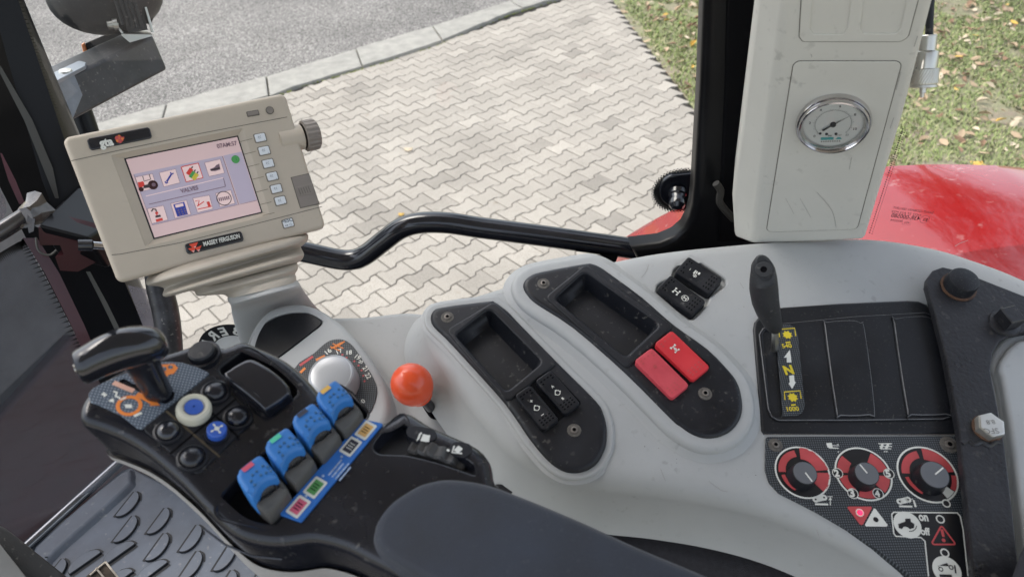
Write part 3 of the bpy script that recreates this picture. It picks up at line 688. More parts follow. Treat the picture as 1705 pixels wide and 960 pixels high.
def mk_engine(sym):
    def f(G, W_, L_, hx):
        o = ringquads(0, 0, 2.1 * mm, 2.8 * mm) + bars([(-.9 * mm, 2.7 * mm, .9 * mm, 3.4 * mm), (2.6 * mm, -.9 * mm, 3.4 * mm, .4 * mm), (-3.4 * mm, -.9 * mm, -2.6 * mm, .4 * mm)])
        if sym == 'pm': o += bars([(-1.4 * mm, 8.2 * mm, 1.4 * mm, 8.8 * mm), (-.3 * mm, 7.1 * mm, .3 * mm, 9.9 * mm), (-1.6 * mm, -9.2 * mm, 1.6 * mm, -8.5 * mm)])
        else:
            for ch, y in (('A', 6.6), ('B', -9)):
                v, fc, wd = textmesh(ch, .03); s = 3.6 * mm
                for q in fc: o.append(([((v[i][0] - wd / 2) * s, (v[i][1]) * s + y * mm) for i in q], WHITE))
        return o
    return f
def mk_axle(G, W_, L_, hx):
    return bars([(-3.3 * mm, 6 * mm, -1.7 * mm, 7.6 * mm), (1.7 * mm, 6 * mm, 3.3 * mm, 7.6 * mm), (-1.7 * mm, 6.5 * mm, 1.7 * mm, 7.1 * mm), (-.5 * mm, 7.1 * mm, .5 * mm, 12 * mm), (-3.6 * mm, 11.4 * mm, -2 * mm, 13.6 * mm), (2 * mm, 11.4 * mm, 3.6 * mm, 13.6 * mm), (-2 * mm, 12.1 * mm, 2 * mm, 12.8 * mm)]) + ringquads(0, 9.2 * mm, .9 * mm, 1.5 * mm)
def mk_4wd(G, W_, L_, hx):
    return bars([(-3.2 * mm, 3.6 * mm, 3.2 * mm, 4.4 * mm), (-3.6 * mm, 3 * mm, -1.9 * mm, 5 * mm), (1.9 * mm, 3 * mm, 3.6 * mm, 5 * mm), (-.6 * mm, 4.2 * mm, .6 * mm, 9 * mm), (-3.4 * mm, 8.6 * mm, 3.4 * mm, 9.4 * mm), (-3.8 * mm, 8 * mm, -2.2 * mm, 10 * mm), (2.2 * mm, 8 * mm, 3.8 * mm, 10 * mm)]) + \
        ringquads(0, -5 * mm, 3.3 * mm, 3.9 * mm) + bars([(-2.2 * mm, -7.1 * mm, 2.2 * mm, -6.4 * mm), (-.5 * mm, -6.5 * mm, .5 * mm, -3 * mm), (-2.2 * mm, -3.7 * mm, 2.2 * mm, -3 * mm)])
def mk_susp(G, W_, L_, hx):
    return bars([(-1.5 * mm, 5 * mm, 4 * mm, 6.4 * mm), (0 * mm, 3.2 * mm, 4 * mm, 4.4 * mm), (1 * mm, .2 * mm, 4.4 * mm, 2.2 * mm), (-4.2 * mm, 1.2 * mm, -3.6 * mm, 5 * mm), (-4.2 * mm, 4.4 * mm, -1.4 * mm, 5 * mm), (-4.2 * mm, 1.2 * mm, -1.4 * mm, 1.8 * mm), (-2 * mm, 1.2 * mm, -1.4 * mm, 5 * mm), (-5 * mm, 2.6 * mm, -.6 * mm, 3.4 * mm), (-1.2 * mm, 11 * mm, 1.8 * mm, 11.5 * mm)])
def mk_faded(G, W_, L_, hx):
    return [([(1.9 * mm * math.cos(k * .7) , 9 * mm + 1.9 * mm * math.sin(k * .7)) for k in range(9)], REDD)]
ins = []
for P, opn, frm, scr, sw in ((I1, [(758, 557), (815, 513), (903, 602), (843, 652)], [(742, 549), (822, 501), (929, 604), (845, 670)], [(745, 528), (956, 716)],
        [([(860, 660), (882, 644), (930, 696), (904, 717)], BLK, mk_engine('pm'), 'black rocker switch with engine symbol, plus and minus', None), ([(893, 636), (917, 619), (965, 670), (940, 690)], BLK, mk_engine('ab'), 'black rocker switch with engine symbol and letters A and B', None)]),
       (I2, [(924, 497), (974, 452), (1099, 540), (1042, 594)], [(907, 494), (975, 439), (1123, 543), (1044, 614)], [(905, 472), (1174, 655)],
        [([(1058, 603), (1085, 582), (1145, 639), (1119, 663)], REDQ, mk_faded, 'pinkish faded red rocker switch with a worn symbol', REDD), ([(1091, 573), (1119, 555), (1180, 608), (1153, 634)], REDP, mk_axle, 'bright red rocker switch with white axle symbol', REDD)])):
    base = .008 if P is I2 else .0035
    H = base + .005
    mb = MB(); o = smooth(C.L(P, H - .003), 3)
    fr = rnd(C.L(frm, H + .0015), .006); op = rnd(C.L(opn, H + .0015), [.005, .006, .006, .005])
    slab(mb, C, o, H, base - .006, .0055, BLK, draft=.001, seg=5, holes=[dict(p=offs(ccw(fr), .0005), d=.0045, r=.0003, floor=False)])
    wellp = []
    for q, *_ in sw: wellp += C.L(q, H)
    mb.build('pod_cover', cons)
    mb = MB()
    slab(mb, C, fr, H + .0018, H - .004, .0018, BLK, holes=[dict(p=op, d=.021, r=.0022, M=BLK, shrink=.006)], seg=3)
    tr = mb.build('storage_tray', cons)
    mb = MB(); allq = [sw[0][0][0], sw[1][0][0], sw[1][0][1], sw[1][0][2], sw[1][0][3], sw[0][0][2], sw[0][0][3]]
    hu = C.L([sw[0][0][0], sw[1][0][1], sw[1][0][2], sw[0][0][3]], H)
    a = offs(ccw(hu), -.0016); slab(mb, C, rnd(a, .003), H + .0003, H - .001, .0004, DARK)
    mb.build('switch_socket', cons)
    for q, M, mk, lb, dm in sw: rocker(cons, C, q, H, M, mk, lb, dotM=dm, dots=3)
    for s in scr: mb = MB(); screw(mb, C, s, H); mb.build('screw', cons)
    # seam between the screw corner and the tray frame
mb = MB()
hu = C.L([(1096, 484), (1150, 435), (1204, 466), (1153, 527)], 0); 
for q, mk, lb in (([(1094, 484), (1117, 463), (1173, 502), (1152, 526)], mk_4wd, 'black rocker switch with four wheel drive symbols'), ([(1123, 456), (1147, 432), (1202, 466), (1179, 490)], mk_susp, 'black rocker switch with small cab and bar symbols')):
    rocker(cons, C, q, -.0055, BLK, mk, lb, dots=3, rise=.0125)

# ---- lever panel and its film
mb = MB(); Q = lambda l, h=0: C.L(l, h)
slab(mb, C, Q(LP, .002), .002, -.02, .0025, BLKD)
mb.build('lever_panel', cons)
mb = MB()
slot2 = [(1270, 556), (1273, 550), (1293, 549), (1303, 690), (1300, 694), (1288, 694), (1283, 686)]
pan = [(1263, 556), (1270, 545), (1297, 538), (1420, 526), (1540, 519), (1553, 524), (1562, 540), (1592, 680), (1586, 693), (1570, 698), (1420, 700), (1296, 700), (1284, 694), (1278, 680)]
slab(mb, C, rnd(Q(pan, .0038), .004), .0038, .001, .0013, BLKD, holes=[dict(p=rnd(Q(slot2, .0038), .002), d=.003, M=DARK, Mw=BLK)])
for pd in ([(1372, 545), (1376, 536), (1415, 533), (1432, 537), (1440, 548), (1457, 682), (1447, 692), (1400, 693), (1391, 684)], [(1487, 538), (1491, 530), (1535, 526), (1552, 532), (1560, 545), (1583, 680), (1574, 691), (1518, 692), (1509, 684)]):
    o = smooth(Q(pd, .0045), 3)
    slab(mb, C, o, .0058, .0035, .0019, BLKD, seg=4)
    oo = ccw(o); n = len(oo); mb.add([C.W(*a, .0060) for a in offs(oo, .0014)] + [C.W(*a, .0055) for a in offs(oo, .0006)], [(i, n + i, n + (i + 1) % n, (i + 1) % n) for i in range(n)], WORN)
oo = ccw(rnd(Q(pan, .0038), .004)); n = len(oo); mb.add([C.W(*a, .0040) for a in offs(oo, .0011)] + [C.W(*a, .0036) for a in offs(oo, .0004)], [(i, n + i, n + (i + 1) % n, (i + 1) % n) for i in range(n)], WORN)
mb.build('lever_panel_cover', cons)
mb = MB(); film = [(1297, 545), (1302, 540), (1316, 540), (1325, 546), (1329, 558), (1340, 676), (1336, 686), (1328, 691), (1304, 692), (1294, 580)]
hf = .0046
slab(mb, C, rnd(Q(film, hf), .001), hf, .0036, .0003, DOTS)
def cq(l, h, M, F=C): mb.add([F.W(*F.uv(x, y, h), h) for x, y in l], [tuple(range(len(l)))], M)
h1 = hf + .0002
for (x, y) in ((1311, 557), (1320, 661)):
    c = C.uv(x, y, h1); sheet(mb, C, [(c[0] + (.0052 if k % 2 else .0036) * math.cos(k * math.pi / 8), c[1] + (.0052 if k % 2 else .0036) * math.sin(k * math.pi / 8)) for k in range(16)], h1, YEL)
    sheet(mb, C, stroke([C.uv(x - 13, y + 4, h1), C.uv(x - 14, y - 9, h1), C.uv(x + 12, y - 11, h1), C.uv(x + 14, y + 2, h1)], .0011), h1, YEL)
    sheet(mb, C, stroke([C.uv(x - 3, y + 13, h1), C.uv(x + 5, y + 12, h1)], .0015), h1, YEL)
text(mb, C, '540', (1303, 579), (1319, 578), h1, YEL, 1.0, .02)
text(mb, C, '1000', (1311, 684), (1331, 683), h1, YEL, 1.0, .02)
text(mb, C, 'N', (1308, 623), (1323, 621), h1, YEL, 1.05, .05)
for l in ([(1315, 582), (1305, 595), (1310, 595), (1310, 603), (1318, 603), (1317, 594)], [(1314, 625), (1315, 636), (1313, 638), (1319, 647), (1325, 636), (1323, 634), (1322, 624)]): sheet(mb, C, C.L(l, h1), h1, WHITE)
mb.build('lever_gate_film', cons)

# ---- control panel with three rotary knobs
mb = MB(); slab(mb, C, rnd(Q(CP, .002), [.004, .008, .008, .008, .02, .02, .02, .02, .02, 0, 0, 0, .001]), .002, -.01, .0006, DOTS)
mb.build('control_panel', cons)
cp = lambda x, y: (1270 + x / 4, 720 + y / 4)
h2 = .0022
def dial(cx, cy, R_, segs, nums, kc, kto, krad, lab, wedge=None):
    mb = MB(); c = C.uv(cx, cy, h2)
    sheet(mb, C, circ(c, R_ * .97, 40), h2, DIALR); ringp(mb, C, c, R_ * .94, R_, h2 + .0002, WHITE)
    for a0, a1, r0, r1 in segs: sheet(mb, C, arc(c, R_ * r0, R_ * r1, a0, a1), h2 + .0002, REDD)
    if wedge: sheet(mb, C, arc(c, R_ * .55, R_ * .92, *wedge), h2 + .0003, WHITE)
    for s, x, y in nums:
        q = C.uv(x, y, h2 + .0004); ringp(mb, C, q, .0042, .0049, h2 + .0006, WHITE, 20); sheet(mb, C, circ(q, .0043, 20), h2 + .0004, DIALR)
        text(mb, C, s, (x - 4.2, y + 5), (x + 4.2, y + 5), h2 + .0007, WHITE, 1.0, .05)
    d = mb.build('dial_face', cons)
    mb = MB(); hk = .014; k0 = C.uv(kc[0], kc[1], hk); b0 = C.W(k0[0], k0[1], h2)
    lathe(mb, b0, C.n, [(krad * 1.16, 0), (krad * 1.14, .0012), (krad * 1.07, .0030), (krad * 1.03, hk - .004), (krad * 1.0, hk - .0018), (krad * .95, hk - .0016), (krad * .93, hk - .0012), (1e-5, hk - .0012)], None, n=36, Ms=[BLK] * 5 + [KNOBT] * 2)
    ko = mb.build('rotary_knob', cons, label=lab)
    mb = MB(); t = C.uv(*kto, hk); d_ = Vector(t) - Vector(k0); s_ = Vector(k0) + d_ * .0
    sheet(mb, C, stroke([tuple(s_), tuple(Vector(k0) + d_.normalized() * krad * .86)], .0013), h2 + hk - .0008, WHITE)
    mb.build('pointer_line', ko)
KNOBT_ = mat('knob_grey', (.075, .08, .09), .45, var=.1)
dial(1336, 785.5, .0250, [(97, 178, .60, .86), (4, 84, .5, .97), (-52, -3, .5, .97), (186, 238, .66, .80)], [], (1340, 787), cp(322, 322), .0108, 'grey knob on the left dial, its line pointing down right')
dial(1437.5, 788, .0256, [(130, 176, .5, .90), (184, 232, .5, .90), (244, 296, .55, .9), (308, 352, .5, .9), (4, 58, .5, .9)], [('2', 1394.5, 787), ('3', 1420, 821), ('4', 1462, 821), ('5', 1480, 788)], (1443, 788), cp(642, 212), .0108, 'grey knob on the numbered middle dial, its line pointing up left')
dial(1544, 789, .0270, [(97, 176, .58, .84), (4, 84, .52, .93), (-40, -4, .78, .95), (186, 240, .66, .78)], [], (1556, 790), cp(1194, 238), .0128, 'larger grey knob on the right dial, its line pointing up right', wedge=(-66, -42))
mb = MB()
def P4(l, h, M): sheet(mb, C, C.L([cp(*q) for q in l], h), h, M)
def S4(l, wd, h, M): sheet(mb, C, stroke([C.uv(*cp(*q), h) for q in l], wd), h, M)
hi = h2 + .0004
P4([(422, 68), (460, 66), (462, 78), (466, 98), (432, 98)], hi, WHITE); S4([(440, 100), (506, 102)], .001, hi, WHITE); S4([(462, 84), (508, 86)], .0006, hi, WHITE); P4([(494, 76), (504, 72), (504, 84)], hi, WHITE); P4([(496, 124), (510, 122), (504, 132)], hi, WHITE)
S4([(770, 72), (860, 72)], .001, hi, WHITE); S4([(776, 90), (862, 90)], .0008, hi, WHITE); S4([(784, 106), (856, 106)], .0008, hi, WHITE); S4([(798, 74), (786, 108)], .0022, hi, WHITE); S4([(836, 74), (820, 108)], .0022, hi, WHITE); P4([(804, 124), (816, 118), (816, 130)], hi, WHITE); P4([(834, 124), (822, 118), (822, 130)], hi, WHITE)
for ox, oy, w in ((0, 0, 0), (560, 14, 1)):
    S4([(352 + ox, 443 + oy), (408 + ox, 430 + oy)], .0050, hi, WHITE)
    for qx, qy in ((352, 443), (408, 430)): sheet(mb, C, circ(C.uv(*cp(qx + ox, qy + oy), hi), .0028, 14), hi, WHITE); sheet(mb, C, circ(C.uv(*cp(qx + ox, qy + oy), hi), .0009, 10), hi + .0002, DIALR)
    S4([(348 + ox, 474 + oy), (436 + ox, 476 + oy)], .0016, hi, WHITE)
    if not w: S4([(430, 424), (466, 424)], .0006, hi, WHITE); S4([(450, 436), (450, 482)], .0008, hi, WHITE); P4([(438, 446), (450, 426), (462, 446)], hi, WHITE)
    else: P4([(998, 446), (1010, 446), (1026, 492), (1012, 494)], hi, WHITE); S4([(990, 440), (1000, 440)], .0008, hi, WHITE)
# triangles
P4([(568, 490), (722, 490), (727, 500), (668, 608), (656, 614), (646, 608), (564, 500)], hi, REDD)
P4([(741, 502), (752, 506), (832, 612), (826, 624), (688, 622), (680, 612)], hi, WHITE)
c = C.uv(*cp(646, 531), hi); ringp(mb, C, c, .0026, .0036, hi + .0002, WHITE, 20)
c = C.uv(*cp(753, 577), hi); sheet(mb, C, circ(c, .0023, 16), hi + .0002, DIALR)
for q in ((1221, 470), (1181, 575), (1211, 799)):
    c = C.uv(*cp(*q), hi); sheet(mb, C, circ(c, .0026, 18), hi + .0003, DIALR); ringp(mb, C, c, .0026, .0038, hi + .0004, WHITE, 22)
# framed black field with on / off
fld = [(870, 524), (1296, 528), (1318, 552), (1338, 640), (1372, 960), (1100, 960), (1076, 722), (1052, 700), (884, 692), (868, 668), (854, 540)]
fp = C.L([cp(*q) for q in fld], hi); sheet(mb, C, fp, hi - .0001, DIALR)
fo = ccw(fp); fi = offs(fo, .0011); n = len(fo); mb.add([C.W(*q, hi + .0001) for q in fo + fi], [(i, (i + 1) % n, n + (i + 1) % n, n + i) for i in range(n) if not (abs(fo[i][1] - fo[(i + 1) % n][1]) < .004 and fo[i][1] < C.uv(1600, 955)[1] + .004)], WHITE)
c = C.uv(*cp(963, 612), hi); sheet(mb, C, circ(c, .0118, 32), hi + .0002, WHITE)
P4([(902, 606), (948, 590), (950, 570), (984, 570), (986, 590), (1010, 606), (1008, 632), (980, 640), (962, 626), (940, 624), (926, 640), (906, 632)], hi + .0004, DIALR)
S4([(975, 655), (1000, 652), (1018, 638), (1026, 618)], .0006, hi + .0005, DIALR)
text(mb, C, 'on', cp(1043, 582), cp(1106, 586), hi + .0002, WHITE, 1.35, .04)
text(mb, C, 'off', cp(1055, 676), cp(1120, 680), hi + .0002, WHITE, 1.2, .04)
tri = ccw(rnd(C.L([cp(1188, 606), cp(1296, 748), cp(1110, 748)], hi), .002)); ti = offs(tri, .0014); n = len(tri)
mb.add([C.W(*q, hi + .0002) for q in tri + ti], [(i, (i + 1) % n, n + (i + 1) % n, n + i) for i in range(n)], REDD)
P4([(1182, 642), (1202, 642), (1212, 692), (1196, 692)], hi + .0002, REDD); sheet(mb, C, circ(C.uv(*cp(1204, 715), hi), .0016, 14), hi + .0002, REDD)
c = C.uv(*cp(1226, 915), hi); sheet(mb, C, circ(c, .0118, 32), hi + .0002, WHITE)
S4([(1178, 905), (1240, 885)], .0052, hi + .0004, DIALR); S4([(1176, 906), (1250, 912)], .0058, hi + .0005, WHITE); ringp(mb, C, C.uv(*cp(1184, 908), hi), .0012, .002, hi + .0006, DIALR, 14); ringp(mb, C, C.uv(*cp(1252, 896), hi), .0012, .002, hi + .0006, DIALR, 14); S4([(1178, 950), (1260, 952)], .0022, hi + .0006, DIALR); S4([(1278, 880), (1286, 935)], .0012, hi + .0006, DIALR)
for q in (((2, 4), (1300, 4)),): pass
S4([(8, 10), (500, 13), (1300, 12)], .0004, hi, TAUPE)
S4([(1308, 20), (1330, 400), (1372, 960)], .0005, hi, TAUPE)
mb.build('panel_print', cons)
mb = MB(); lathe(mb, C.W(*C.uv(*cp(648, 531), hi), hi), C.n, [(.0022, 0), (.0020, .0012), (1e-5, .0020)], mat('red_indicator', (.85, .02, .08), .3, emit=1.0)); mb.build('indicator_light', cons)
for q, r_ in ((cp(84, 82), .0042), (cp(1240, 80), .0052)): mb = MB(); screw(mb, C, q, .002, r_); mb.build('panel_screw', cons)

# trim below the console edge
mb = MB(); T_ = [(930, 845), (1000, 866), (1150, 880), (1300, 925), (1450, 1000), (1500, 1100), (1100, 1100), (960, 1000)]
slab(mb, C, smooth(C.L(T_, -.075), 4), -.075, -.15, .02, CARPET)
mb.build('seat_side_trim', label='dark grey fabric trim between console edge and armrest', cat='seat trim', loc=at_z(1150, 930, CAMH - .75))
# grey panel right of the bracket
mb = MB()
G1 = [(1662, 640), (1650, 610), (1655, 588), (1672, 566), (1705, 548), (1800, 540), (1850, 700), (1850, 960), (1800, 1100), (1715, 1100), (1704, 960), (1686, 800)]
slab(mb, C, smooth(C.L(G1, .006), 4), .006, -.001, .004, GREY)
G2 = [(1672, 640), (1664, 612), (1672, 592), (1688, 572), (1712, 562), (1800, 556), (1830, 700), (1830, 1100), (1725, 1100), (1712, 960), (1695, 800)]
slab(mb, C, smooth(C.L(G2, .014), 4), .013, .004, .004, GREY)
mb.build('side_cover', cons)

# ------------------------------------------------------------------ PTO lever
lv = thing('hand_lever', 'dark grey upright hand lever with a hole in its tip, beside the yellow N', 'lever', C.at(1286, 600, 0))
ax0, ax1 = C.at(1291, 548, .028), C.at(1271, 446, .104)
mb = MB(); tube(mb, [C.at(1290, 600, -.02), C.at(1290, 575, .01), ax0], .0035, STEEL, n=10); mb.build('lever_rod', lv)
mb = MB(); rg = []; axd = (ax1 - ax0); N = 14; e1 = _rt; e1 = (e1 - axd.normalized() * e1.dot(axd.normalized())).normalized(); e2 = axd.normalized().cross(e1)
prof = [(0, .0062), (.04, .0080), (.12, .0098), (.3, .0122), (.5, .0138), (.7, .0143), (.85, .0134), (.95, .0118), (1.0, .0096), (1.02, .006)]
for t, r_ in prof:
    c = ax0 + axd * t + e1 * (-.004 * math.sin(t * math.pi)); rg.append([c + e1 * math.cos(2 * math.pi * k / 20) * r_ * .92 + e2 * math.sin(2 * math.pi * k / 20) * r_ * 1.05 + (axd.normalized() * (.008 * (math.sin(2 * math.pi * k / 20)) * (1 if t > .9 else 0))) for k in range(20)])
loft(mb, rg, RUB); mb.build('lever_grip', lv)
mb = MB(); tp = ax0 + axd * 1.0; vn = (CAM - tp).normalized(); 
lathe(mb, ax0 + axd * .97 + vn * .0085, (vn + axd.normalized() * .6), [(.0075, -.001), (.0078, .0012), (.0070, .002), (.0030, .002), (.0028, .0008), (1e-5, .0008)], None, n=20, Ms=[RUB, RUB, RUB, DARK, DARK]); mb.build('tip_hole', lv)

# ------------------------------------------------------------------ ball lever
bl = thing('ball_lever', 'small lever with an egg-shaped orange knob standing on the grey shelf', 'lever', C.at(722, 684, -.062))
bc = C.at(686, 640, -.012)
mb = MB(); tube(mb, [C.at(724, 686, -.075), C.at(716, 676, -.05), bc], .0055, BLKG, n=12); mb.build('lever_rod', bl)
mb = MB(); ax = (bc - C.at(722, 684, -.062)).normalized(); lathe(mb, bc, ax, [(.0105, -.0235), (.0125, -.0225)] + [(.0212 * math.sin(a) ** .95 if a < math.pi / 2 else .0212 * math.sin(a), -.0235 * math.cos(a)) for a in [R(x) for x in range(36, 177, 7)]] + [(1e-5, .0236)], ORAB, n=36); mb.build('knob', bl, merge=1e-6)

# ------------------------------------------------------------------ steel bracket
br = thing('steel_bracket', 'scuffed black steel bracket plate bolted over the right side of the console', 'bracket', C.at(1640, 640, 0))
BP = [(1543, 474), (1545, 461), (1553, 450), (1570, 444), (1600, 451), (1705, 492), (1770, 520), (1770, 545), (1705, 552), (1684, 556), (1664, 568), (1653, 588), (1649, 616), (1660, 672), (1672, 735), (1686, 850), (1694, 925), (1702, 1060), (1624, 1060), (1621, 960), (1607, 814), (1598, 724), (1590, 679), (1573, 589), (1556, 521)]
mb = MB(); hb = .020; slab(mb, C, rnd(C.L(BP, hb), .003), hb, .012, .0012, BRKT, bottom=True, seg=2); mb.build('plate', br)
for x, y in ((1560, 500), (1640, 960), (1690, 520)): mb = MB(); c = C.uv(x, y, 0); lathe(mb, C.W(*c, -.0), C.n, [(.006, 0), (.006, .013)], STEEL, n=12); mb.build('spacer', br)
mb = MB(); c = C.W(*C.uv(1595, 478, hb), hb); lathe(mb, c, C.n, [(.0175, 0), (.0178, .0015), (.0155, .002), (.0152, .013), (.0145, .0145), (.012, .0155), (1e-5, .016)], None, n=36, Ms=[RUSTY, RUSTY] + [BLKD] * 4); mb.build('rubber_cap', br)
mb = MB(); q0 = C.uv(1672, 538, hb); a = .25
bx = lambda c, w, l, a: [(c[0] + x * math.cos(a) - y * math.sin(a), c[1] + x * math.sin(a) + y * math.cos(a)) for x, y in ((-w, -l), (w, -l), (w, l), (-w, l))]
slab(mb, C, bx(q0, .008, .009, a), hb + .018, hb, .0012, BRKT, seg=1); lathe(mb, C.W(*q0, hb), C.n, [(.0155, -.0005), (.0145, .0022), (.011, .0035), (.009, .0035)], BRKT, n=20); mb.build('square_stud', br)
mb = MB(); q1 = C.uv(1647, 710, hb + .004); wb = C.W(*q1, hb); hexp = [(q1[0] + .0128 * math.cos(R(60 * k + 12)), q1[1] + .0128 * math.sin(R(60 * k + 12))) for k in range(6)]
ZN = mat('zinc_bolt', (.62, .61, .56), .32, metal=.85, var=.15)
slab(mb, C, hexp, hb + .009, hb + .001, .0014, ZN, seg=2)
text(mb, C, 'SFC', (1661, 712), (1637, 713), hb + .0092, mat('bolt_stamp', (.25, .24, .22), .5, metal=.5), .9, .0); text(mb, C, '8.8', (1655, 698), (1641, 699), hb + .0092, MATS['bolt_stamp'], .9)
lathe(mb, wb, C.n, [(.0135, 0), (.0135, .001), (.01, .001)], RUSTY, n=24)
mb.build('hex_bolt', br)
mb = MB(); pts = [C.uv(x, y, hb) for x, y in ((1602, 738), (1612, 732), (1622, 740), (1634, 736), (1646, 742), (1658, 735), (1667, 737))]
tube(mb, [C.W(*p, hb - .0005) for p in sm_open(pts, 4)], .0022, BRKT, n=8); mb.build('weld_bead', br)

# ------------------------------------------------------------------ THROTTLE POD with dial
DPl = C.off(-.034)
dp = thing('dial_pod', 'grey egg-shaped pod with a dark inlay and a silver speed dial', 'control pod', C.at(540, 620, -.062))
DO = [(404, 600), (408, 575), (418, 548), (436, 523), (458, 509), (484, 503), (515, 506), (545, 520), (580, 548), (612, 588), (636, 628), (648, 662), (648, 690), (636, 712), (600, 730), (540, 730), (450, 680), (415, 640)]
mb = MB(); padp = [(416, 572), (424, 554), (440, 537), (462, 525), (488, 519), (515, 520), (530, 526), (537, 535), (533, 543), (520, 553), (472, 590), (440, 610), (424, 605), (416, 590)]
pp = smooth(DPl.L(padp), 3); slab(mb, DPl, smooth(DPl.L(DO), 4), 0, -.045, .008, GREY, draft=.006, seg=5, holes=[dict(p=pp, d=.0025, r=.0012, M=GREY)]); mb.build('pod_body', dp)
mb = MB(); slab(mb, DPl, offs(ccw(pp), .0014), -.0002, -.003, .0008, BLKD); mb.build('rubber_inlay', dp)
mb = MB(); pl = [(490, 613), (522, 588), (540, 572), (554, 565), (572, 565), (588, 576), (607, 604), (623, 631), (628, 652), (621, 677), (609, 690), (560, 700), (500, 660)]
slab(mb, DPl, smooth(DPl.L(pl, .001), 3), .001, -.001, .0004, DOTS)
hh = .0012
for s, a, b in (('16', (545, 590), (553, 584)), ('17', (562, 589), (571, 585)), ('18', (577, 590), (586, 589)), ('19', (590, 595), (597, 599)), ('20', (596, 603), (603, 605)), ('21', (603, 612), (608, 618)), ('22', (607, 623), (612, 631)), ('100', (597, 677), (609, 668))):
    text(mb, DPl, s, a, b, hh, WHITE, 1.0, .02)
for k in range(7): 
    x, y = [(577, 595), (590, 601), (597, 608), (602, 616), (605, 625), (607, 634), (570, 590)][k]; sheet(mb, DPl, circ(DPl.uv(x, y, hh), .0012, 8), hh, REDD)
for o_ in range(3): sheet(mb, DPl, stroke([DPl.uv(551 + 4 * o_, 580 + o_ * -1, hh), DPl.uv(562 + 4 * o_, 573 - o_, hh), DPl.uv(568 + 3 * o_, 570 - o_, hh)], .0014), hh + .0001 * o_, ORAP)
sheet(mb, DPl, stroke([DPl.uv(554, 572, hh), DPl.uv(572, 580, hh)], .0012), hh + .0005, ORAP); sheet(mb, DPl, stroke([DPl.uv(550, 577, hh), DPl.uv(566, 584, hh)], .0012), hh + .0006, ORAP)
text(mb, DPl, 'CRUISE', (500, 610), (522, 592), hh, REDD, .9, .03) if False else sheet(mb, DPl, stroke([DPl.uv(499, 608, hh), DPl.uv(521, 593, hh)], .003), hh, REDD)
sheet(mb, DPl, stroke([DPl.uv(526, 599, hh), DPl.uv(541, 592, hh)], .003), hh, ORAP); sheet(mb, DPl, stroke([DPl.uv(500, 620, hh), DPl.uv(508, 612, hh)], .003), hh, ORAP)
mb.build('dial_scale', dp)
mb = MB(); k0 = DPl.at(551, 622, .024); b0 = k0 - C.n * .024
lathe(mb, b0, C.n, [(.0252, 0), (.0255, .002), (.0252, .008), (.0238, .0205), (.0228, .0232), (.021, .0242), (.0205, .0240), (.018, .0246), (.01, .0252), (1e-5, .0253)], SILV, n=48); mb.build('speed_dial', dp)

# ------------------------------------------------------------------ TERMINAL
T = Fr((.497, -.676, .544), at_dist(300, 300, .87))
T.ex = (T.at(430, 250) - T.at(250, 285)).normalized(); T.ey = T.n.cross(T.ex)
te = thing('display_terminal', 'beige display terminal with a lit screen of icon tiles and white side keys', 'display', T.at(320, 320, -.03))
TC = [(103, 229), (475, 154), (544, 379), (197, 472)]
to = ccw(rnd(T.L(TC), .007, 5)); bz = rnd(T.L([(186, 259), (404, 214), (449, 357), (243, 410)]), .001, 2); scq = T.L([(207, 264), (396, 226), (437, 354), (256, 398)], -.006)
mb = MB()
slab(mb, T, to, 0, -.045, .0045, BEIGE, draft=-.004, seg=4, bottom=True, holes=[dict(p=bz, d=.0005, r=.0008, floor=False)])
a_, b_ = ccw(bz), ccw(scq)
# sloping bezel down to the screen
bq = ccw(T.L([(186, 259), (404, 214), (449, 357), (243, 410)])); 
i0 = min(range(4), key=lambda i: math.dist(bq[i], b_[0])); bq = bq[i0:] + bq[:i0]
mb.add([T.W(*q, -.0004) for q in bq] + [T.W(*q, -.006) for q in b_], [(i, (i + 1) % 4, 4 + (i + 1) % 4, 4 + i) for i in range(4)], BEIGE)
mb.add([T.W(*q, -.02) for q in offs(bq, -.002)], [(0, 1, 2, 3)], BEIGE)
# seams
for l in ([(118, 268), (200, 250), (330, 223), (478, 195)], [(186, 424), (200, 423), (300, 404), (420, 374), (536, 344)]):
    sheet(mb, T, stroke(T.L(l), .0007), .0002, BEIGED)
for k in range(7):
    y0 = [(412, 233), (418, 254), (424, 275), (431, 296), (438, 317), (444, 338), (449, 356)][k]; sheet(mb, T, stroke([T.uv(y0[0] - 12, y0[1] + 3), T.uv(y0[0] + 8, y0[1] - 2)], .0005), .0002, BEIGED)
mb.build('housing', te)
mb = MB(); sheet(mb, T, offs(b_, -.0004), -.0058, BLK); mb.build('screen_frame', te)
SCR = mat('screen_pink', (.56, .41, .41), .25, var=.02, emit=.16); SC2 = mat('screen_lilac', (.39, .345, .43), .25, var=.02, emit=.14); SC3 = mat('screen_tile', (.68, .51, .50), .25, var=.02, emit=.16)
SL = mat('screen_line', (.22, .14, .18), .3); SRED = mat('screen_red', (.60, .05, .04), .3, emit=.08); SBL = mat('screen_blue', (.03, .05, .32), .3, emit=.06); SGR = mat('screen_green', (.07, .30, .09), .3, emit=.08); SYE = mat('screen_yellow', (.55, .45, .06), .3, emit=.08); SDK = mat('screen_dark', (.06, .045, .05), .3)
mb = MB(); hs_ = -.0054; s4 = lambda x, y: (200 + x / 4.8, 210 + y / 4.8)
def TP(l, M, k=0): sheet(mb, T, T.L([s4(*q) for q in l], hs_ + k * .00008), hs_ + k * .00008, M)
def TS(l, wd, M, k=0): sheet(mb, T, stroke(T.L([s4(*q) for q in l], hs_ + k * .00008), wd), hs_ + k * .00008, M)
sheet(mb, T, offs(b_, .0012), hs_, SCR)
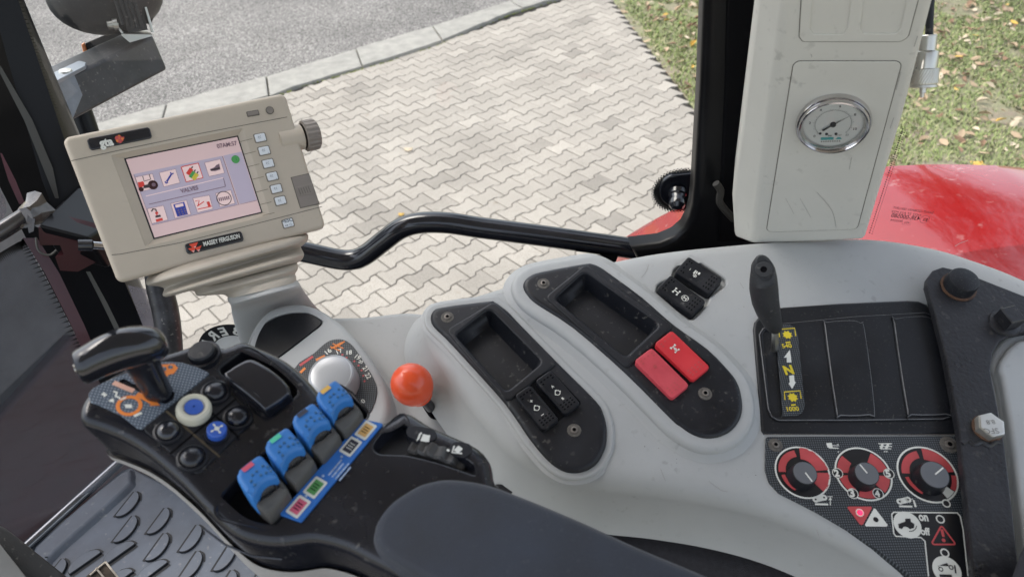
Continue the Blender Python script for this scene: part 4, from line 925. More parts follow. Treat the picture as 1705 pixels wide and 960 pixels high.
TP([(108, 384), (815, 238), (940, 625), (258, 790)], SC2, 1); TP([(825, 236), (970, 204), (1092, 590), (955, 622)], SC2, 1)
TS([(108, 384), (258, 790), (940, 628)], .0004, SL, 2); TS([(818, 240), (948, 628), (1095, 592)], .0006, SL, 2)
TP([(205, 560), (825, 412), (842, 480), (232, 622)], SC2, 3); TS([(205, 560), (825, 412)], .0008, SC3, 4); TS([(842, 482), (232, 624)], .0007, SL, 4); TS([(825, 412), (842, 480)], .0007, SL, 4)
tiles = [((120, 408), (258, 380), (294, 492), (162, 524)), ((312, 372), (442, 342), (478, 452), (350, 484)), ((488, 326), (624, 296), (662, 412), (528, 446)), ((674, 292), (800, 264), (834, 374), (712, 402)),
         ((216, 660), (346, 634), (382, 748), (254, 778)), ((404, 618), (530, 592), (566, 704), (440, 736)), ((580, 576), (712, 552), (742, 660), (620, 690)), ((762, 536), (884, 510), (918, 616), (800, 646))]
for i, t in enumerate(tiles):
    TP(t, SC3, 5); TS(list(t) + [t[0]], .0010 if i == 2 else .0004, SRED if i == 2 else SL, 6)
# tractor
TP([(140, 450), (185, 440), (200, 478), (152, 494)], SRED, 7); TS([(180, 400), (192, 440), (245, 425), (232, 385)], .0008, SDK, 7); sheet(mb, T, circ(T.uv(*s4(262, 470), hs_), .0048, 18), hs_ + .0006, MAROON); sheet(mb, T, circ(T.uv(*s4(268, 468), hs_), .0020, 12), hs_ + .0007, SL); sheet(mb, T, circ(T.uv(*s4(168, 505), hs_), .0024, 14), hs_ + .0006, MAROON); TP([(190, 472), (235, 462), (240, 490), (185, 498)], SDK, 8)
# spanner
TS([(372, 444), (412, 380)], .0017, SBL, 7); TS([(358, 442), (368, 456), (382, 448)], .0014, SBL, 7); TS([(402, 368), (410, 384), (428, 376)], .0014, SBL, 7)
# valves
for k, (x, y, M) in enumerate(((556, 362, SRED), (578, 388, SGR), (600, 402, SYE))): TS([(x - 16, y + 24), (x + 16, y - 22)], .0042, M, 7 + k); TS([(x + 14, y - 24), (x + 24, y - 40)], .0012, SDK, 8 + k)
# transmission
TP([(718, 344), (752, 330), (768, 312), (792, 300), (802, 346), (760, 360), (724, 358)], SL, 7); TS([(724, 352), (798, 334)], .0016, SDK, 8)
# joystick
TS([(250, 682), (262, 662), (285, 664), (290, 684)], .0014, SDK, 7); TP([(278, 688), (302, 682), (306, 700), (284, 704)], SRED, 8); TP([(280, 716), (322, 706), (326, 724), (284, 732)], SDK, 8); TP([(284, 744), (338, 732), (342, 752), (290, 766)], SRED, 8); TS([(292, 700), (296, 716)], .0012, SRED, 7)
# calculator
TP([(424, 626), (512, 604), (542, 704), (458, 724)], SBL, 7); TP([(438, 630), (502, 614), (508, 638), (446, 652)], SC3, 8)
for i in range(3):
    for j in range(3): TP([(458 + 24 * i + 6 * j, 668 - 6 * i + 18 * j), (470 + 24 * i + 6 * j, 665 - 6 * i + 18 * j), (473 + 24 * i + 6 * j, 675 - 6 * i + 18 * j), (461 + 24 * i + 6 * j, 678 - 6 * i + 18 * j)], SL, 8)
# linkage
TS([(600, 600), (632, 592), (622, 640)], .0008, SRED, 7); TS([(616, 640), (670, 602)], .0010, SRED, 7); TP([(690, 606), (712, 600), (726, 640), (706, 646)], SRED, 7); TS([(620, 664), (732, 640)], .0009, SRED, 7)
# barrel
ringp(mb, T, T.uv(*s4(830, 577), hs_), .0070, .0078, hs_ + .0006, SDK, 26)
for k in range(6): TS([(790 + 15 * k, 572 - 3 * k), (796 + 15 * k, 600 - 3 * k)], .0012, SL, 8)
sheet(mb, T, circ(T.uv(*s4(922, 266), hs_), .0044, 22), hs_ + .0005, SGR)
text(mb, T, 'VALVES', s4(487, 535), s4(628, 504), hs_ + .0007, SL, 1.1, .03)
text(mb, T, '07AM:57', s4(778, 178), s4(938, 150), hs_ + .0007, SL, 1.1, .02)
mb.build('screen', te)
# keys
def textc(mb, F, s, px, hgt, h, M, bold=0):
    v, f, wd = textmesh(s, bold); c = F.uv(*px, h); mb.add([F.W(c[0] + (a - wd / 2) * hgt, c[1] + (b - .35) * hgt, h) for a, b in v], f, M)
KC = [(433.6, 229), (440.2, 250.6), (446.9, 272), (453.6, 293.4), (460.4, 314), (467.2, 333.8), (480, 371.4)]
KR = mat('key_rubber', (.20, .18, .15), .7)
for i, (x, y) in enumerate(KC):
    mb = MB(); e = (T.W(*T.uv(x, y)),); c = T.uv(x, y, .0015); w_, h_ = .0068, .0052
    slab(mb, T, rnd([(c[0] - w_, c[1] - h_), (c[0] + w_, c[1] - h_), (c[0] + w_, c[1] + h_), (c[0] - w_, c[1] + h_)], .0016), .0006, -.001, .0004, KR)
    slab(mb, T, rnd([(c[0] - w_ + .0012, c[1] - h_ + .001), (c[0] + w_ - .0012, c[1] - h_ + .001), (c[0] + w_ - .0012, c[1] + h_ - .001), (c[0] - w_ + .0012, c[1] + h_ - .001)], .0012), .0018, 0, .0005, KEYW)
    if i < 6:
        for o_ in (-.0026, -.0008): sheet(mb, T, stroke([(c[0] + o_ + .0012, c[1] + .0018), (c[0] + o_, c[1] + .0004), (c[0] + o_ + .0012, c[1] - .001)], .0004), .0021 + o_ * .01, KEYT)
        textc(mb, T, str(i + 1), (x + 7, y + 4), .0022, .0021, KEYT)
    else: text(mb, T, '•ESC', (x - 9, y), (x + 8, y - 4), .0021, KEYT, .9, .02); sheet(mb, T, [(c[0] - .004, c[1] - .001), (c[0] - .004, c[1] - .003), (c[0] - .0025, c[1] - .002)], .0021, KEYT); sheet(mb, T, [(c[0] - .0022, c[1] - .001), (c[0] - .0022, c[1] - .003), (c[0] - .0007, c[1] - .002)], .0021, KEYT); ringp(mb, T, (c[0] + .0022, c[1] - .002), .0011, .0014, .0021, KEYT, 12)
    mb.build('key', te)
# badges
def badge(q, nm, lb, fn):
    global mb
    mb = MB(); slab(mb, T, rnd(T.L(q, .0015), .003), .0018, -.0005, .0012, BLKG); fn(); return mb.build(nm, te, label=lb)
def f1():
    text(mb, T, 'gta', (167, 245), (190, 241), .0021, WHITE, 1.15, .05)
    c = T.uv(199.5, 231, .002); random.seed(3)
    for k in range(26): a = random.uniform(0, 6.28); r_ = .0034 * math.sqrt(random.random()); sheet(mb, T, circ((c[0] + r_ * math.cos(a), c[1] + r_ * math.sin(a)), .0013, 8), .0021 + k * .00001, REDD if k % 4 else ORAP)
badge([(144, 231), (249, 211), (254, 230), (150, 251)], 'badge', 'black badge with white lettering and a red dotted ball', f1)
def f2():
    m_ = lambda x, y: (290 + x / 13.1, 370 + y / 13.1)
    for l in ([(320, 480), (520, 430), (445, 600)], [(300, 570), (470, 540), (420, 660)], [(450, 560), (600, 500), (530, 640)]): sheet(mb, T, T.L([m_(*q) for q in l], .0021), .0021 + random.random() * .00005, ORAP if False else mat('badge_red', (.75, .07, .03), .4))
    for l in ([(420, 530), (480, 520), (455, 560)], [(385, 620), (450, 605), (425, 660)], [(500, 600), (565, 585), (540, 635)]): sheet(mb, T, T.L([m_(*q) for q in l], .0022), .0023, mat('badge_pink', (.80, .45, .40), .4))
    text(mb, T, 'MASSEY FERGUSON', m_(650, 520), m_(1440, 335), .0021, WHITE, 1.5, .03)
badge([(307, 406), (402, 384), (407, 401), (312, 424)], 'badge', 'black badge with three red triangles and white maker name', f2)
# small lamps, knurled knob, latch
mb = MB(); c = T.uv(421, 189); slab(mb, T, rnd(bx(c, .0068, .0030, 0), .001), .0010, -.001, .0006, BEIGED); slab(mb, T, rnd(bx(c, .0058, .0020, 0), .001), .0014, 0, .0004, TAUPE); mb.build('indicator_light', te)
mb = MB(); lathe(mb, T.at(449, 184, 0), T.n, [(.0045, 0), (.0044, .0012), (.0034, .0018), (.003, .0014), (1e-5, .0014)], None, n=20, Ms=[BEIGED, BEIGED, TAUPE, TAUPE]); mb.build('light_sensor', te)
mb = MB(); c0 = T.at(505, 227, -.010); axk = T.ex; prof = []; n = 40; vs = []
e1_, e2_ = T.ey, T.n
tube(mb, [T.at(463, 235, -.012), T.at(502, 228, -.012)], .0145, BEIGE, n=24)
for h_, r_, kn in ((0, .0145, 0), (.001, .0170, 1), (.0145, .0170, 1), (.0165, .0155, 0), (.0167, 1e-5, 0)):
    vs.append([c0 + axk * h_ + (e1_ * math.cos(2 * math.pi * k / 72) + e2_ * math.sin(2 * math.pi * k / 72)) * (r_ + (.0009 if (k // 2) % 2 and kn else 0)) for k in range(72)])
loft(mb, vs, TAUPE, cap=False); mb.build('side_knob', te, ang=20)
mb = MB(); lq = ccw(T.L([(485.5, 296), (514, 289.5), (531, 339), (500.7, 345.5)], .0006)); slab(mb, T, offs(lq, -.0008), .0003, -.002, .0002, BEIGED); slab(mb, T, lq, .0012, -.001, .0005, TAUPE)
gl = ccw(rnd(T.L([(492, 312), (520, 306), (523, 322), (498, 327)], .001), .001)); slab(mb, T, gl, .0018, .001, .0004, TAUPE)
for k in range(5): sheet(mb, T, stroke([T.uv(497 + 4 * k, 314 - k, .002), T.uv(501 + 4 * k, 324 - k, .002)], .0007), .0021, BEIGED)
mb.build('card_door', te)

# rubber boot and arm
def rg2(Lp, Rp, d0, d1, b, n=28, tilt=(0, 0, 0), pw=1.0):
    a = at_dist(*Lp, d0); c = at_dist(*Rp, d1); m_ = (a + c) / 2; ex = (c - a) / 2; dirn = (m_ - CAM).normalized(); ey = ex.normalized().cross(dirn.cross(ex.normalized())).normalized()
    w_ = (dirn - ex.normalized() * dirn.dot(ex.normalized())).normalized()
    o = []
    for k in range(n):
        t = 2 * math.pi * k / n; cc, ss = math.cos(t), math.sin(t); cc = math.copysign(abs(cc) ** pw, cc); ss = math.copysign(abs(ss) ** pw, ss)
        o.append(m_ + ex * cc + (w_ + Vector(tilt)).normalized() * b * ss)
    return o
bo = thing('terminal_arm', 'grey arm with a pleated beige rubber boot carrying the display terminal', 'arm', at_dist(440, 540, .86))
mb = MB(); seq = [((262, 448), (500, 388), .9, .94, .040), ((246, 462), (509, 391), .885, .925, .052), ((245, 474), (508, 402), .88, .92, .054), ((262, 476), (500, 410), .885, .92, .046), ((274, 480), (498, 413), .885, .92, .045),
        ((271, 490), (503, 425), .875, .905, .052), ((278, 494), (497, 436), .88, .905, .048), ((300, 488), (492, 436), .885, .905, .043), ((322, 484), (493, 440), .88, .9, .045), ((330, 492), (493, 449), .875, .895, .047), ((352, 491), (489, 456), .875, .892, .043), ((374, 490), (490, 462), .872, .888, .042), ((383, 497), (489, 471), .868, .882, .041)]
seq = [tuple([v for p in q for v in (p if isinstance(p, tuple) else (p,))]) for q in seq]
sq = sm_open(seq, 4)
loft(mb, [rg2((q[0], q[1]), (q[2], q[3]), q[4], q[5], q[6], n=36, pw=.85) for q in sq], BOOT); mb.build('rubber_boot', bo)
mb = MB(); seq = [(379, 496, 492, 466, .862, .876, .042), (381, 502, 497, 472, .86, .874, .044), (385, 508, 500, 478, .86, .874, .043), (386, 520, 508, 488, .905, .915, .040), (392, 545, 524, 508, .95, .955, .036), (402, 575, 540, 525, 1.0, 1.0, .034), (415, 610, 550, 555, 1.06, 1.05, .034), (425, 660, 560, 600, 1.12, 1.12, .034)]
loft(mb, [rg2((q[0], q[1]), (q[2], q[3]), q[4] + .01, q[5] + .01, q[6], n=36) for q in sm_open(seq, 4)], GREY); mb.build('arm_tube', bo)
# ------------------------------------------------------------------ ARMREST with control pod
A0 = Fr((0, -.12, 1), at_z(640, 850, CAMH - .42)); _hp = A0.at(478, 765)
_nb = Vector((.30, -.20, .93)).normalized()
S = Fr((0, -.12, 1), at_z(640, 850, CAMH - .42))
def _hf(u, v):
    q = A0.o + A0.ex * u + A0.ey * v; t = _nb.dot(_hp - q) / _nb.dot(A0.n); t = min(t, .12); k = .007
    return .5 * (t + math.sqrt(t * t + 4 * k * k)) - k
S.hf = _hf
ar = thing('armrest', 'black driver armrest with padded top, blue paddles, button pod and T-shaped grip', 'armrest', S.at(640, 850, -.12))
AO = [(127, 690), (130, 668), (146, 645), (172, 625), (225, 598), (290, 577), (318, 568), (334, 562), (352, 566), (372, 572), (400, 562), (430, 572), (475, 594), (512, 626), (545, 664), (580, 686), (620, 696), (642, 696), (668, 681), (686, 684), (717, 703), (761, 722), (797, 740), (817, 765), (824, 797), (850, 814), (900, 836), (1000, 878), (1100, 922), (1210, 975), (1330, 1060), (1250, 1160), (1000, 1160), (830, 1060), (720, 990), (661, 956), (615, 932), (569, 909), (523, 897), (497, 899), (465, 903), (431, 901), (400, 893), (375, 878), (340, 846), (300, 803), (270, 775), (235, 746), (199, 724), (160, 708), (138, 701)]
bo_ = ccw(smooth(S.L(AO), 3))
slotp = rnd(S.L([(362, 850), (372, 822), (395, 797), (560, 640), (582, 655), (612, 690), (532, 778), (455, 874), (440, 876), (400, 868), (370, 860)], 0), .004)
rec = [(622, 740), (640, 716), (667, 692), (676, 700), (684, 722), (694, 733), (722, 741), (754, 752), (780, 766), (792, 778), (792, 788), (786, 788), (769, 782), (731, 769), (700, 761), (675, 756), (650, 755), (630, 753)]
recp = smooth(S.L(rec), 3)
rk = [(363, 614), (403, 583), (412, 581), (425, 587), (468, 618), (492, 640), (494, 655), (455, 690), (445, 692), (436, 684)]
rkp = rnd(S.L(rk), .004)
mb = MB(); slab(mb, S, bo_, 0, -.050, .009, BLKA, seg=5, grid=.012, draft=-.004, bottom=False, holes=[dict(p=slotp, d=.012, r=.002, M=DARK, Mw=BLKA), dict(p=recp, d=.0085, r=.0016, M=BLK, shrink=.003), dict(p=rkp, d=.010, r=.002, M=DARK, Mw=BLK)])
mb.build('body', ar)
mb = MB(); so3 = offs(bo_, .0015); so4 = offs(bo_, .012); n = len(so3); fa = Vector(S.uv(140, 700)); fb = Vector(S.uv(560, 905)); fd = (fb - fa); fl = fd.length; fd.normalize()
def _bt(q): t = max(0, min(1.6, (Vector(q) - fa).dot(fd) / fl)); return -.052 - .055 * t
mb.add([S.W(*q, -.047) for q in so3] + [S.W(*q, _bt(q) * .6 - .02) for q in so3] + [S.W(*q, _bt(q)) for q in so4], [(k * n + i, (k + 1) * n + i, (k + 1) * n + (i + 1) % n, k * n + (i + 1) % n) for k in range(2) for i in range(n)], GREYD)
fill(mb, S, so4, 0, GREYD, flip=True, hx=lambda a, b: _bt((a, b))); mb.build('lower_shell', ar)
mb = MB(); PD = [(622, 890), (624, 876), (628, 862), (642, 842), (661, 825), (694, 805), (715, 798), (737, 794), (757, 794), (776, 796), (800, 800), (825, 807), (860, 820), (900, 836), (976, 868), (1064, 908), (1152, 944), (1215, 975), (1310, 1045), (1240, 1130), (1010, 1130), (850, 1050), (720, 968), (680, 945), (655, 930), (636, 916), (626, 904)]
ph = .008
pc = S.uv(900, 950, ph)
slab(mb, S, smooth(S.L(PD, ph), 3), ph, -.004, .006, VINYL, seg=6, grid=.012, draft=.003, hx=lambda u, v: .0015 * math.exp(-((u - pc[0]) ** 2 + (v - pc[1]) ** 2) / .006))
mb.build('arm_pad', ar)
mb = MB(); tube(mb, [S.at(x, y, -.012) for x, y in ((340, 880), (375, 906), (420, 925), (470, 930))], .0008, BLKG, n=6); mb.build('side_seam', ar)
# front film plate with slot and prints
fp_ = [(146, 655), (154, 646), (170, 637), (189, 629), (248, 605), (267, 602), (285, 601), (303, 603), (325, 609), (350, 620), (237, 713), (228, 712), (200, 690), (170, 676), (150, 668)]
FP = rnd(S.L(fp_, .0012), [.004, .004, 0, 0, 0, 0, 0, 0, 0, .002, .002, 0, 0, 0, 0]); FP = [q for q in FP]
so_ = rnd(S.L([(196, 636), (206, 630), (222, 640), (238, 636), (256, 630), (268, 640), (290, 653), (288, 664), (277, 671), (264, 669), (240, 655), (222, 646)], .0012), .002)
mb = MB(); slab(mb, S, FP, .0012, -.001, .0006, DOTB, holes=[dict(p=so_, d=.0025, r=.0003, M=DARK, Mw=DARK)], grid=.01)
s7 = lambda x, y: (120 + x / 4.363, 580 + y / 4.363); h7 = .0015
def AS(l, wd, M, k=0): sheet(mb, S, stroke([S.uv(*s7(*q), h7) for q in l], wd), h7 + k * .0001, M)
def AP(l, M, k=0): sheet(mb, S, S.L([s7(*q) for q in l], h7), h7 + k * .0001, M)
PEACH = mat('peach_print', (.70, .40, .30), .5)
AS([(300, 245), (380, 280), (448, 308)], .0035, PEACH); AS([(470, 330), (540, 365), (600, 400)], .0035, ORAP); AP([(560, 415), (612, 380), (640, 412)], ORAP)
c7 = S.uv(*s7(415, 413), h7); ringp(mb, S, c7, .0056, .0080, h7, ORAP, 30)
for k in range(4): AS([(388 + 12 * k, 404), (396 + 12 * k, 430)], .0012, WHITE)
AS([(212, 330), (254, 336)], .0012, WHITE); AS([(232, 318), (236, 350)], .0012, WHITE, 1); AS([(450, 490), (506, 465)], .0018, WHITE); AS([(300, 310), (325, 318), (316, 345), (345, 355), (350, 372), (395, 352)], .0014, WHITE); AP([(262, 378), (300, 358), (306, 392)], WHITE)
AP([(640, 115), (740, 110), (770, 140), (740, 180), (700, 190), (670, 235), (620, 225), (610, 200), (640, 165)], ORAP); sheet(mb, S, circ(S.uv(*s7(662, 150), h7), .0022, 14), h7 + .0002, MATS['blue_grey_film']); sheet(mb, S, circ(S.uv(*s7(715, 135), h7), .0016, 14), h7 + .0002, MATS['blue_grey_film'])
mb.build('slot_film', ar)
# button field
bf = rnd(S.L([(237, 714), (352, 622), (424, 697), (329, 791)], .001), .003)
mb = MB(); slab(mb, S, bf, .0016, -.001, .0008, BLK, grid=.01)
GRV = mat('dusty_groove', (.075, .058, .036), .9, var=.4, vs=200)
for a, b_ in (((276, 683), (366, 760)), ((315, 652), (398, 728)), ((283, 755), (392, 664))): sheet(mb, S, stroke([S.uv(*a, .0018), S.uv((a[0] + b_[0]) / 2, (a[1] + b_[1]) / 2, .0018), S.uv(*b_, .0018)], .0016), .0018, GRV if a[0] < 280 else DARK)
mb.build('button_frame', ar)
for x, y, M, r_, k in ((359, 650, BLKA, .0078, 0), (396, 692, BLKA, .0078, 0), (323, 682, None, .0118, 1), (361, 720, None, .0066, 2), (280, 716, BLKG, .0074, 0), (320, 760, BLKA, .0078, 0)):
    mb = MB(); p = S.at(x, y + 2, .002)
    if k == 0: lathe(mb, p, S.n + S.ex * .25, [(r_ * 1.3, -.003), (r_ * 1.3, .0006), (r_ * 1.12, .0012), (r_ * 1.05, .0004)] + dome(r_, .0052, 7, .0004), None, n=32, Ms=[GRV] * 0 + [BLK] * 3 + [M] * 8); nm, lb = 'dome_button', None
    elif k == 1:
        lathe(mb, p, S.n + S.ex * .3, [(r_, -.003), (r_, .003), (r_ * .93, .0055), (r_ * .8, .0066), (r_ * .66, .0062), (r_ * .58, .0048), (r_ * .54, .0048), (r_ * .52, .0058), (.0008, .006), (.0007, .005), (1e-5, .005)], None, n=40, Ms=[CREAM] * 6 + [BLUK] * 2 + [BLUK, DARK, DARK]); nm, lb = 'ring_button', 'cream ring around a blue push button'
    else:
        lathe(mb, p, S.n + S.ex * .3, [(r_ * 1.3, -.003), (r_ * 1.25, .0012), (r_, .0012), (r_, .006), (r_ * .9, .0068), (1e-5, .0068)], None, n=32, Ms=[BLK, BLK, BLUK, BLUK, BLUK]); nm, lb = 'round_button', 'blue round button with white cross print'
        pq = p + (S.n + S.ex * .3).normalized() * .0070; e1 = S.ex - (S.n + S.ex * .3).normalized() * S.ex.dot((S.n + S.ex * .3).normalized()); e1.normalize(); e2 = (S.n + S.ex * .3).normalized().cross(e1)
        for sx, sy in ((1, 1), (-1, 1), (-1, -1), (1, -1)):
            mb.add([pq + e1 * a * sx + e2 * b * sy for a, b in ((.0006, .0006), (.0034, .0022), (.0034, .0034), (.0022, .0034))], [(0, 1, 2, 3) if sx * sy > 0 else (3, 2, 1, 0)], WHITE)
        mb.add([pq + e1 * a + e2 * b for a, b in ((-.0016, -.0016), (.0016, -.0016), (.0016, .0016), (-.0016, .0016))], [(0, 1, 2, 3)], WHITE)
    mb.build(nm, ar, label=lb)
mb = MB(); p = S.at(338, 590, -.001); lathe(mb, p, S.n, [(.0125, -.004), (.0128, .0008), (.0115, .0012), (.0098, .0005), (.0096, .0045), (.0085, .0058), (1e-5, .0060)], BLK, n=32); mb.build('round_cap', ar)
# big rocker
mb = MB(); hr = .010; rq = [(374, 626), (381, 613), (402, 600), (414, 596), (426, 599), (456, 619), (478, 638), (482, 648), (479, 656), (446, 679), (438, 679), (430, 672)]
o = smooth(S.L(rq, hr), 3); a1, a2 = Vector(S.uv(395, 612, hr)), Vector(S.uv(462, 666, hr)); dd = (a2 - a1); ll = dd.length; dd.normalize()
slab(mb, S, o, hr, -.008, .003, BLKG, seg=4, grid=.004, hx=lambda u, v: .002 * math.sin(max(0, min(1, (Vector((u, v)) - a1).dot(dd) / ll)) * math.pi) - .004 * max(0, (Vector((u, v)) - a1).dot(dd) / ll - .75))
mb.build('thumb_rocker', ar)
# paddles
def shp(F, l, h): return [F.uv(x, y, h) for x, y in l]
cap = [(394, 797), (395, 784), (401, 775), (426, 757), (434, 756), (441, 763), (459, 785), (458, 792), (446, 795), (436, 801), (428, 811), (422, 825), (415, 825)]
bod = [(400, 800), (440, 772), (458, 790), (479, 813), (476, 823), (448, 854), (440, 853), (421, 836)]
p1 = S.at(427, 757, .024); tips = [S.at(x, y, .024) for x, y in ((427, 757), (472, 711), (515.5, 670), (553.5, 632))]
first = None
for i, tp in enumerate(tips):
    d = tp - tips[0]; cM = [mat('led_red', (.60, .10, .15), .4), mat('led_green', (.10, .55, .35), .4), mat('led_dark', (.05, .055, .08), .4), mat('led_amber', (.75, .45, .10), .4)][i]
    if i == 0:
        mb = MB()
        pa_, pb_ = Vector(S.uv(428, 794, .014)), Vector(S.uv(470, 846, .008)); pd0 = pb_ - pa_; pl0 = pd0.length; pd0.normalize()
        def php(u, v):
            t = (Vector((u, v)) - pa_).dot(pd0) / pl0
            if t < .50: return .0165 - .002 * (t / .5) ** 2
            if t < .58: return .0145 - .0035 * math.sin((t - .50) / .08 * math.pi)
            if t < .80: return .0145 + .0012 * math.sin((t - .58) / .22 * math.pi) - .003 * (t - .58) / .22
            return max(.002, .0115 - .010 * ((t - .80) / .25) ** 1.6)
        slab(mb, S, smooth(shp(S, bod, .012), 3), 0, -.003, .0022, RUBG, seg=3, grid=.0014, hx=php)
        cc0 = Vector(S.uv(440, 812, .015)); nq = 30
        for k in range(nq):
            aa = [cc0 + Vector((math.cos(2 * math.pi * (k + j) / nq), math.sin(2 * math.pi * (k + j) / nq))) * r_ for j in (0, 1) for r_ in (.0062, .0066)]
            mb.add([S.W(q.x, q.y, php(q.x, q.y) + .00025) for q in (aa[0], aa[1], aa[3], aa[2])], [(0, 1, 2, 3)], DARK)
        pb = mb.build('paddle', ar, label='dark paddle lever with a blue cap'); base = BASE[ar]
        mb = MB(); slab(mb, S, smooth(shp(S, cap, .024), 2), .024, .002, .0035, BLUE, seg=4, grid=.005)
        for x, y in ((437, 775), (446, 776), (451, 783), (443, 786), (427, 784), (420, 790), (434, 790), (418, 800), (424, 806)): lathe(mb, S.at(x, y, .0245), S.n, [(.0010, -.0006), (.0009, .0002), (1e-5, .0003)], DOTG, n=8)
        pcap = mb.build('blue_cap', pb)
        first = (pb, pcap)
        pcur = pb
    else:
        pcur = first[0].copy(); COL.objects.link(pcur); pcur.location = d; pcur.parent = ar; BASE[pcur] = base
        c2 = first[1].copy(); COL.objects.link(c2); c2.parent = pcur
    mb = MB(); st_ = stroke([S.uv(x, y, .0248) for x, y in ((404, 783), (412, 777), (421, 770))], .0034); sheet(mb, S, st_, .0248, cM)
    mb.build('colour_mark', pcur)
# label strip
mb = MB(); hl_ = .0016
lq = ccw(rnd(S.L([(465, 855), (501, 868), (638, 704), (603, 697)], hl_), .001)); slab(mb, S, lq, hl_, -.001, .0004, BLUEL, grid=.01)
dv = (Vector(S.uv(620, 700, hl_)) - Vector(S.uv(483, 861, hl_))).normalized(); ang = math.atan2(dv.y, dv.x)
for x, y, M in ((497, 843, mat('label_red', (.65, .12, .20), .5)), (525, 811, mat('label_green', (.10, .32, .10), .5)), (584, 743, mat('label_black', (.03, .03, .05), .5)), (609, 716, mat('label_amber', (.75, .45, .15), .5))):
    c = S.uv(x, y, hl_); sheet(mb, S, rnd(bx(c, .0072, .0050, ang), .001), hl_ + .0003, WHITE); sheet(mb, S, rnd(bx(c, .0052, .0034, ang), .0004), hl_ + .0005, M)
    for k in (-1.5, 0, 1.5): cc = (c[0] + dv.x * k * .0014, c[1] + dv.y * k * .0014); sheet(mb, S, bx(cc, .0003, .0022, ang), hl_ + .0007, DARK if M.name != 'label_black' else WHITE)
for k in range(4):
    x0, y0 = 547 + 6 * k, 792 - 1 + 3 * k; sheet(mb, S, stroke([S.uv(x0, y0, hl_), S.uv(x0 + 22 - 3 * (k % 2), y0 - 26 + 3 * (k % 2), hl_)], .0012), hl_ + .0003, mat('fine_print', (.35, .45, .62), .5, var=.5, vs=500))
for x, y in ((512, 825), (540, 792), (571, 760), (597, 731)): sheet(mb, S, circ(S.uv(x - 2, y, hl_), .0010, 8), hl_ + .0003, MATS['fine_print'])
mb.build('function_label', ar)
# thumb wheel
mb = MB(); wa_, wb_ = S.at(678, 748, -.002), S.at(768, 780, -.004); mid = (wa_ + wb_) / 2; ch = (wb_ - wa_); L2 = ch.length / 2; ch.normalize()
axw = S.n.cross(ch).normalized(); r0 = .031; cen = mid - S.n * (math.sqrt(max(1e-6, r0 * r0 - L2 * L2)) if r0 > L2 else 0) - S.n * .0035
for h_, rr, dh in ((0, r0, .0105), (-.0095, r0 * .86, .008)):
    vs = []
    for hh2, q_ in ((-.0004, .93), (.0012, 1), (dh - .0012, 1), (dh, .93)):
        vs.append([cen + axw * (h_ + hh2) + (ch * math.cos(2 * math.pi * k / 120) + S.n * math.sin(2 * math.pi * k / 120)) * (rr * q_ + (.0014 * math.cos(2 * math.pi * k / 120 * 22) if h_ == 0 else 0)) for k in range(120)])
    loft(mb, vs, RUBG, cap=True)
mb.build('thumb_wheel', ar)
mb = MB()
s6 = lambda x, y: (600 + x / 5.335, 640 + y / 5.335); hw = .0004
for l in ([(440, 400), (470, 388), (560, 400), (640, 420), (650, 470), (600, 480), (500, 470), (440, 440)], [(830, 540), (860, 530), (950, 545), (965, 590), (920, 630), (860, 615), (820, 590)]):
    q = ccw(smooth(S.L([s6(*a) for a in l], hw), 3)); slab(mb, S, offs(q, -.002), hw + .0006, hw - .001, .0004, BLK, grid=None)
def WS(l, wd, k=0): sheet(mb, S, stroke([S.uv(*s6(*q), hw + .001) for q in l], wd), hw + .001 + k * .0001, WHITE)
WS([(545, 466), (585, 476), (615, 478)], .0058); WS([(515, 480), (530, 440), (545, 425)], .0014, 1); WS([(500, 495), (520, 480)], .001, 2); WS([(835, 540), (815, 600), (905, 610)], .0012); WS([(850, 560), (890, 590)], .0050, 1); WS([(770, 575), (790, 590)], .0018, 2)
mb.build('wheel_symbols', ar)
# T-grip
tg = thing('shift_grip', 'glossy black T-shaped grip standing on the front of the armrest', 'grip', S.at(262, 655, 0))
g0, g1 = S.at(140, 609, .052), S.at(258, 571, .058)
mb = MB(); ax = g1 - g0; e1 = ax.normalized().cross(S.n).normalized(); e2 = e1.cross(ax.normalized()); rg = []
for t, r_ in ((-.10, .0030), (-.096, .0082), (-.075, .0108), (-.03, .0119), (.03, .0122), (.10, .0124), (.25, .0130), (.45, .0138), (.6, .0141), (.75, .0139), (.9, .0132), (1.02, .0120), (1.10, .0100), (1.15, .0068), (1.17, .002)):
    rg.append([g0 + ax * t + e2 * (.004 * math.sin(max(0, t) * math.pi)) + e1 * math.cos(2 * math.pi * k / 28) * r_ * .92 + e2 * math.sin(2 * math.pi * k / 28) * r_ for k in range(28)])
loft(mb, rg, BLKG); mb.build('grip_bar', tg)
mb = MB(); lathe(mb, g0 - ax * .098, -ax, [(.0032, -.001), (.0030, .0012), (.0018, .0012), (.0016, .0004), (1e-5, .0004)], None, n=16, Ms=[STEEL, STEEL, DARK, DARK]); mb.build('end_screw', tg)
mb = MB(); b0, b1 = S.at(268, 660, -.004), S.at(228, 590, .048); rg = []
ax = b1 - b0; e1 = ax.normalized().cross(_up).normalized(); e2 = e1.cross(ax.normalized())
for t, wd, dp_ in ((0, .0088, .0075), (.15, .0092, .0078), (.4, .0095, .008), (.7, .0105, .0085), (1, .0125, .0095)):
    rg.append([b0 + ax * t + e1 * math.copysign(abs(math.cos(q)) ** .8, math.cos(q)) * wd + e2 * math.copysign(abs(math.sin(q)) ** .8, math.sin(q)) * dp_ for q in [2 * math.pi * k / 24 for k in range(24)]])
loft(mb, rg, BLKA); mb.build('grip_stem', tg)

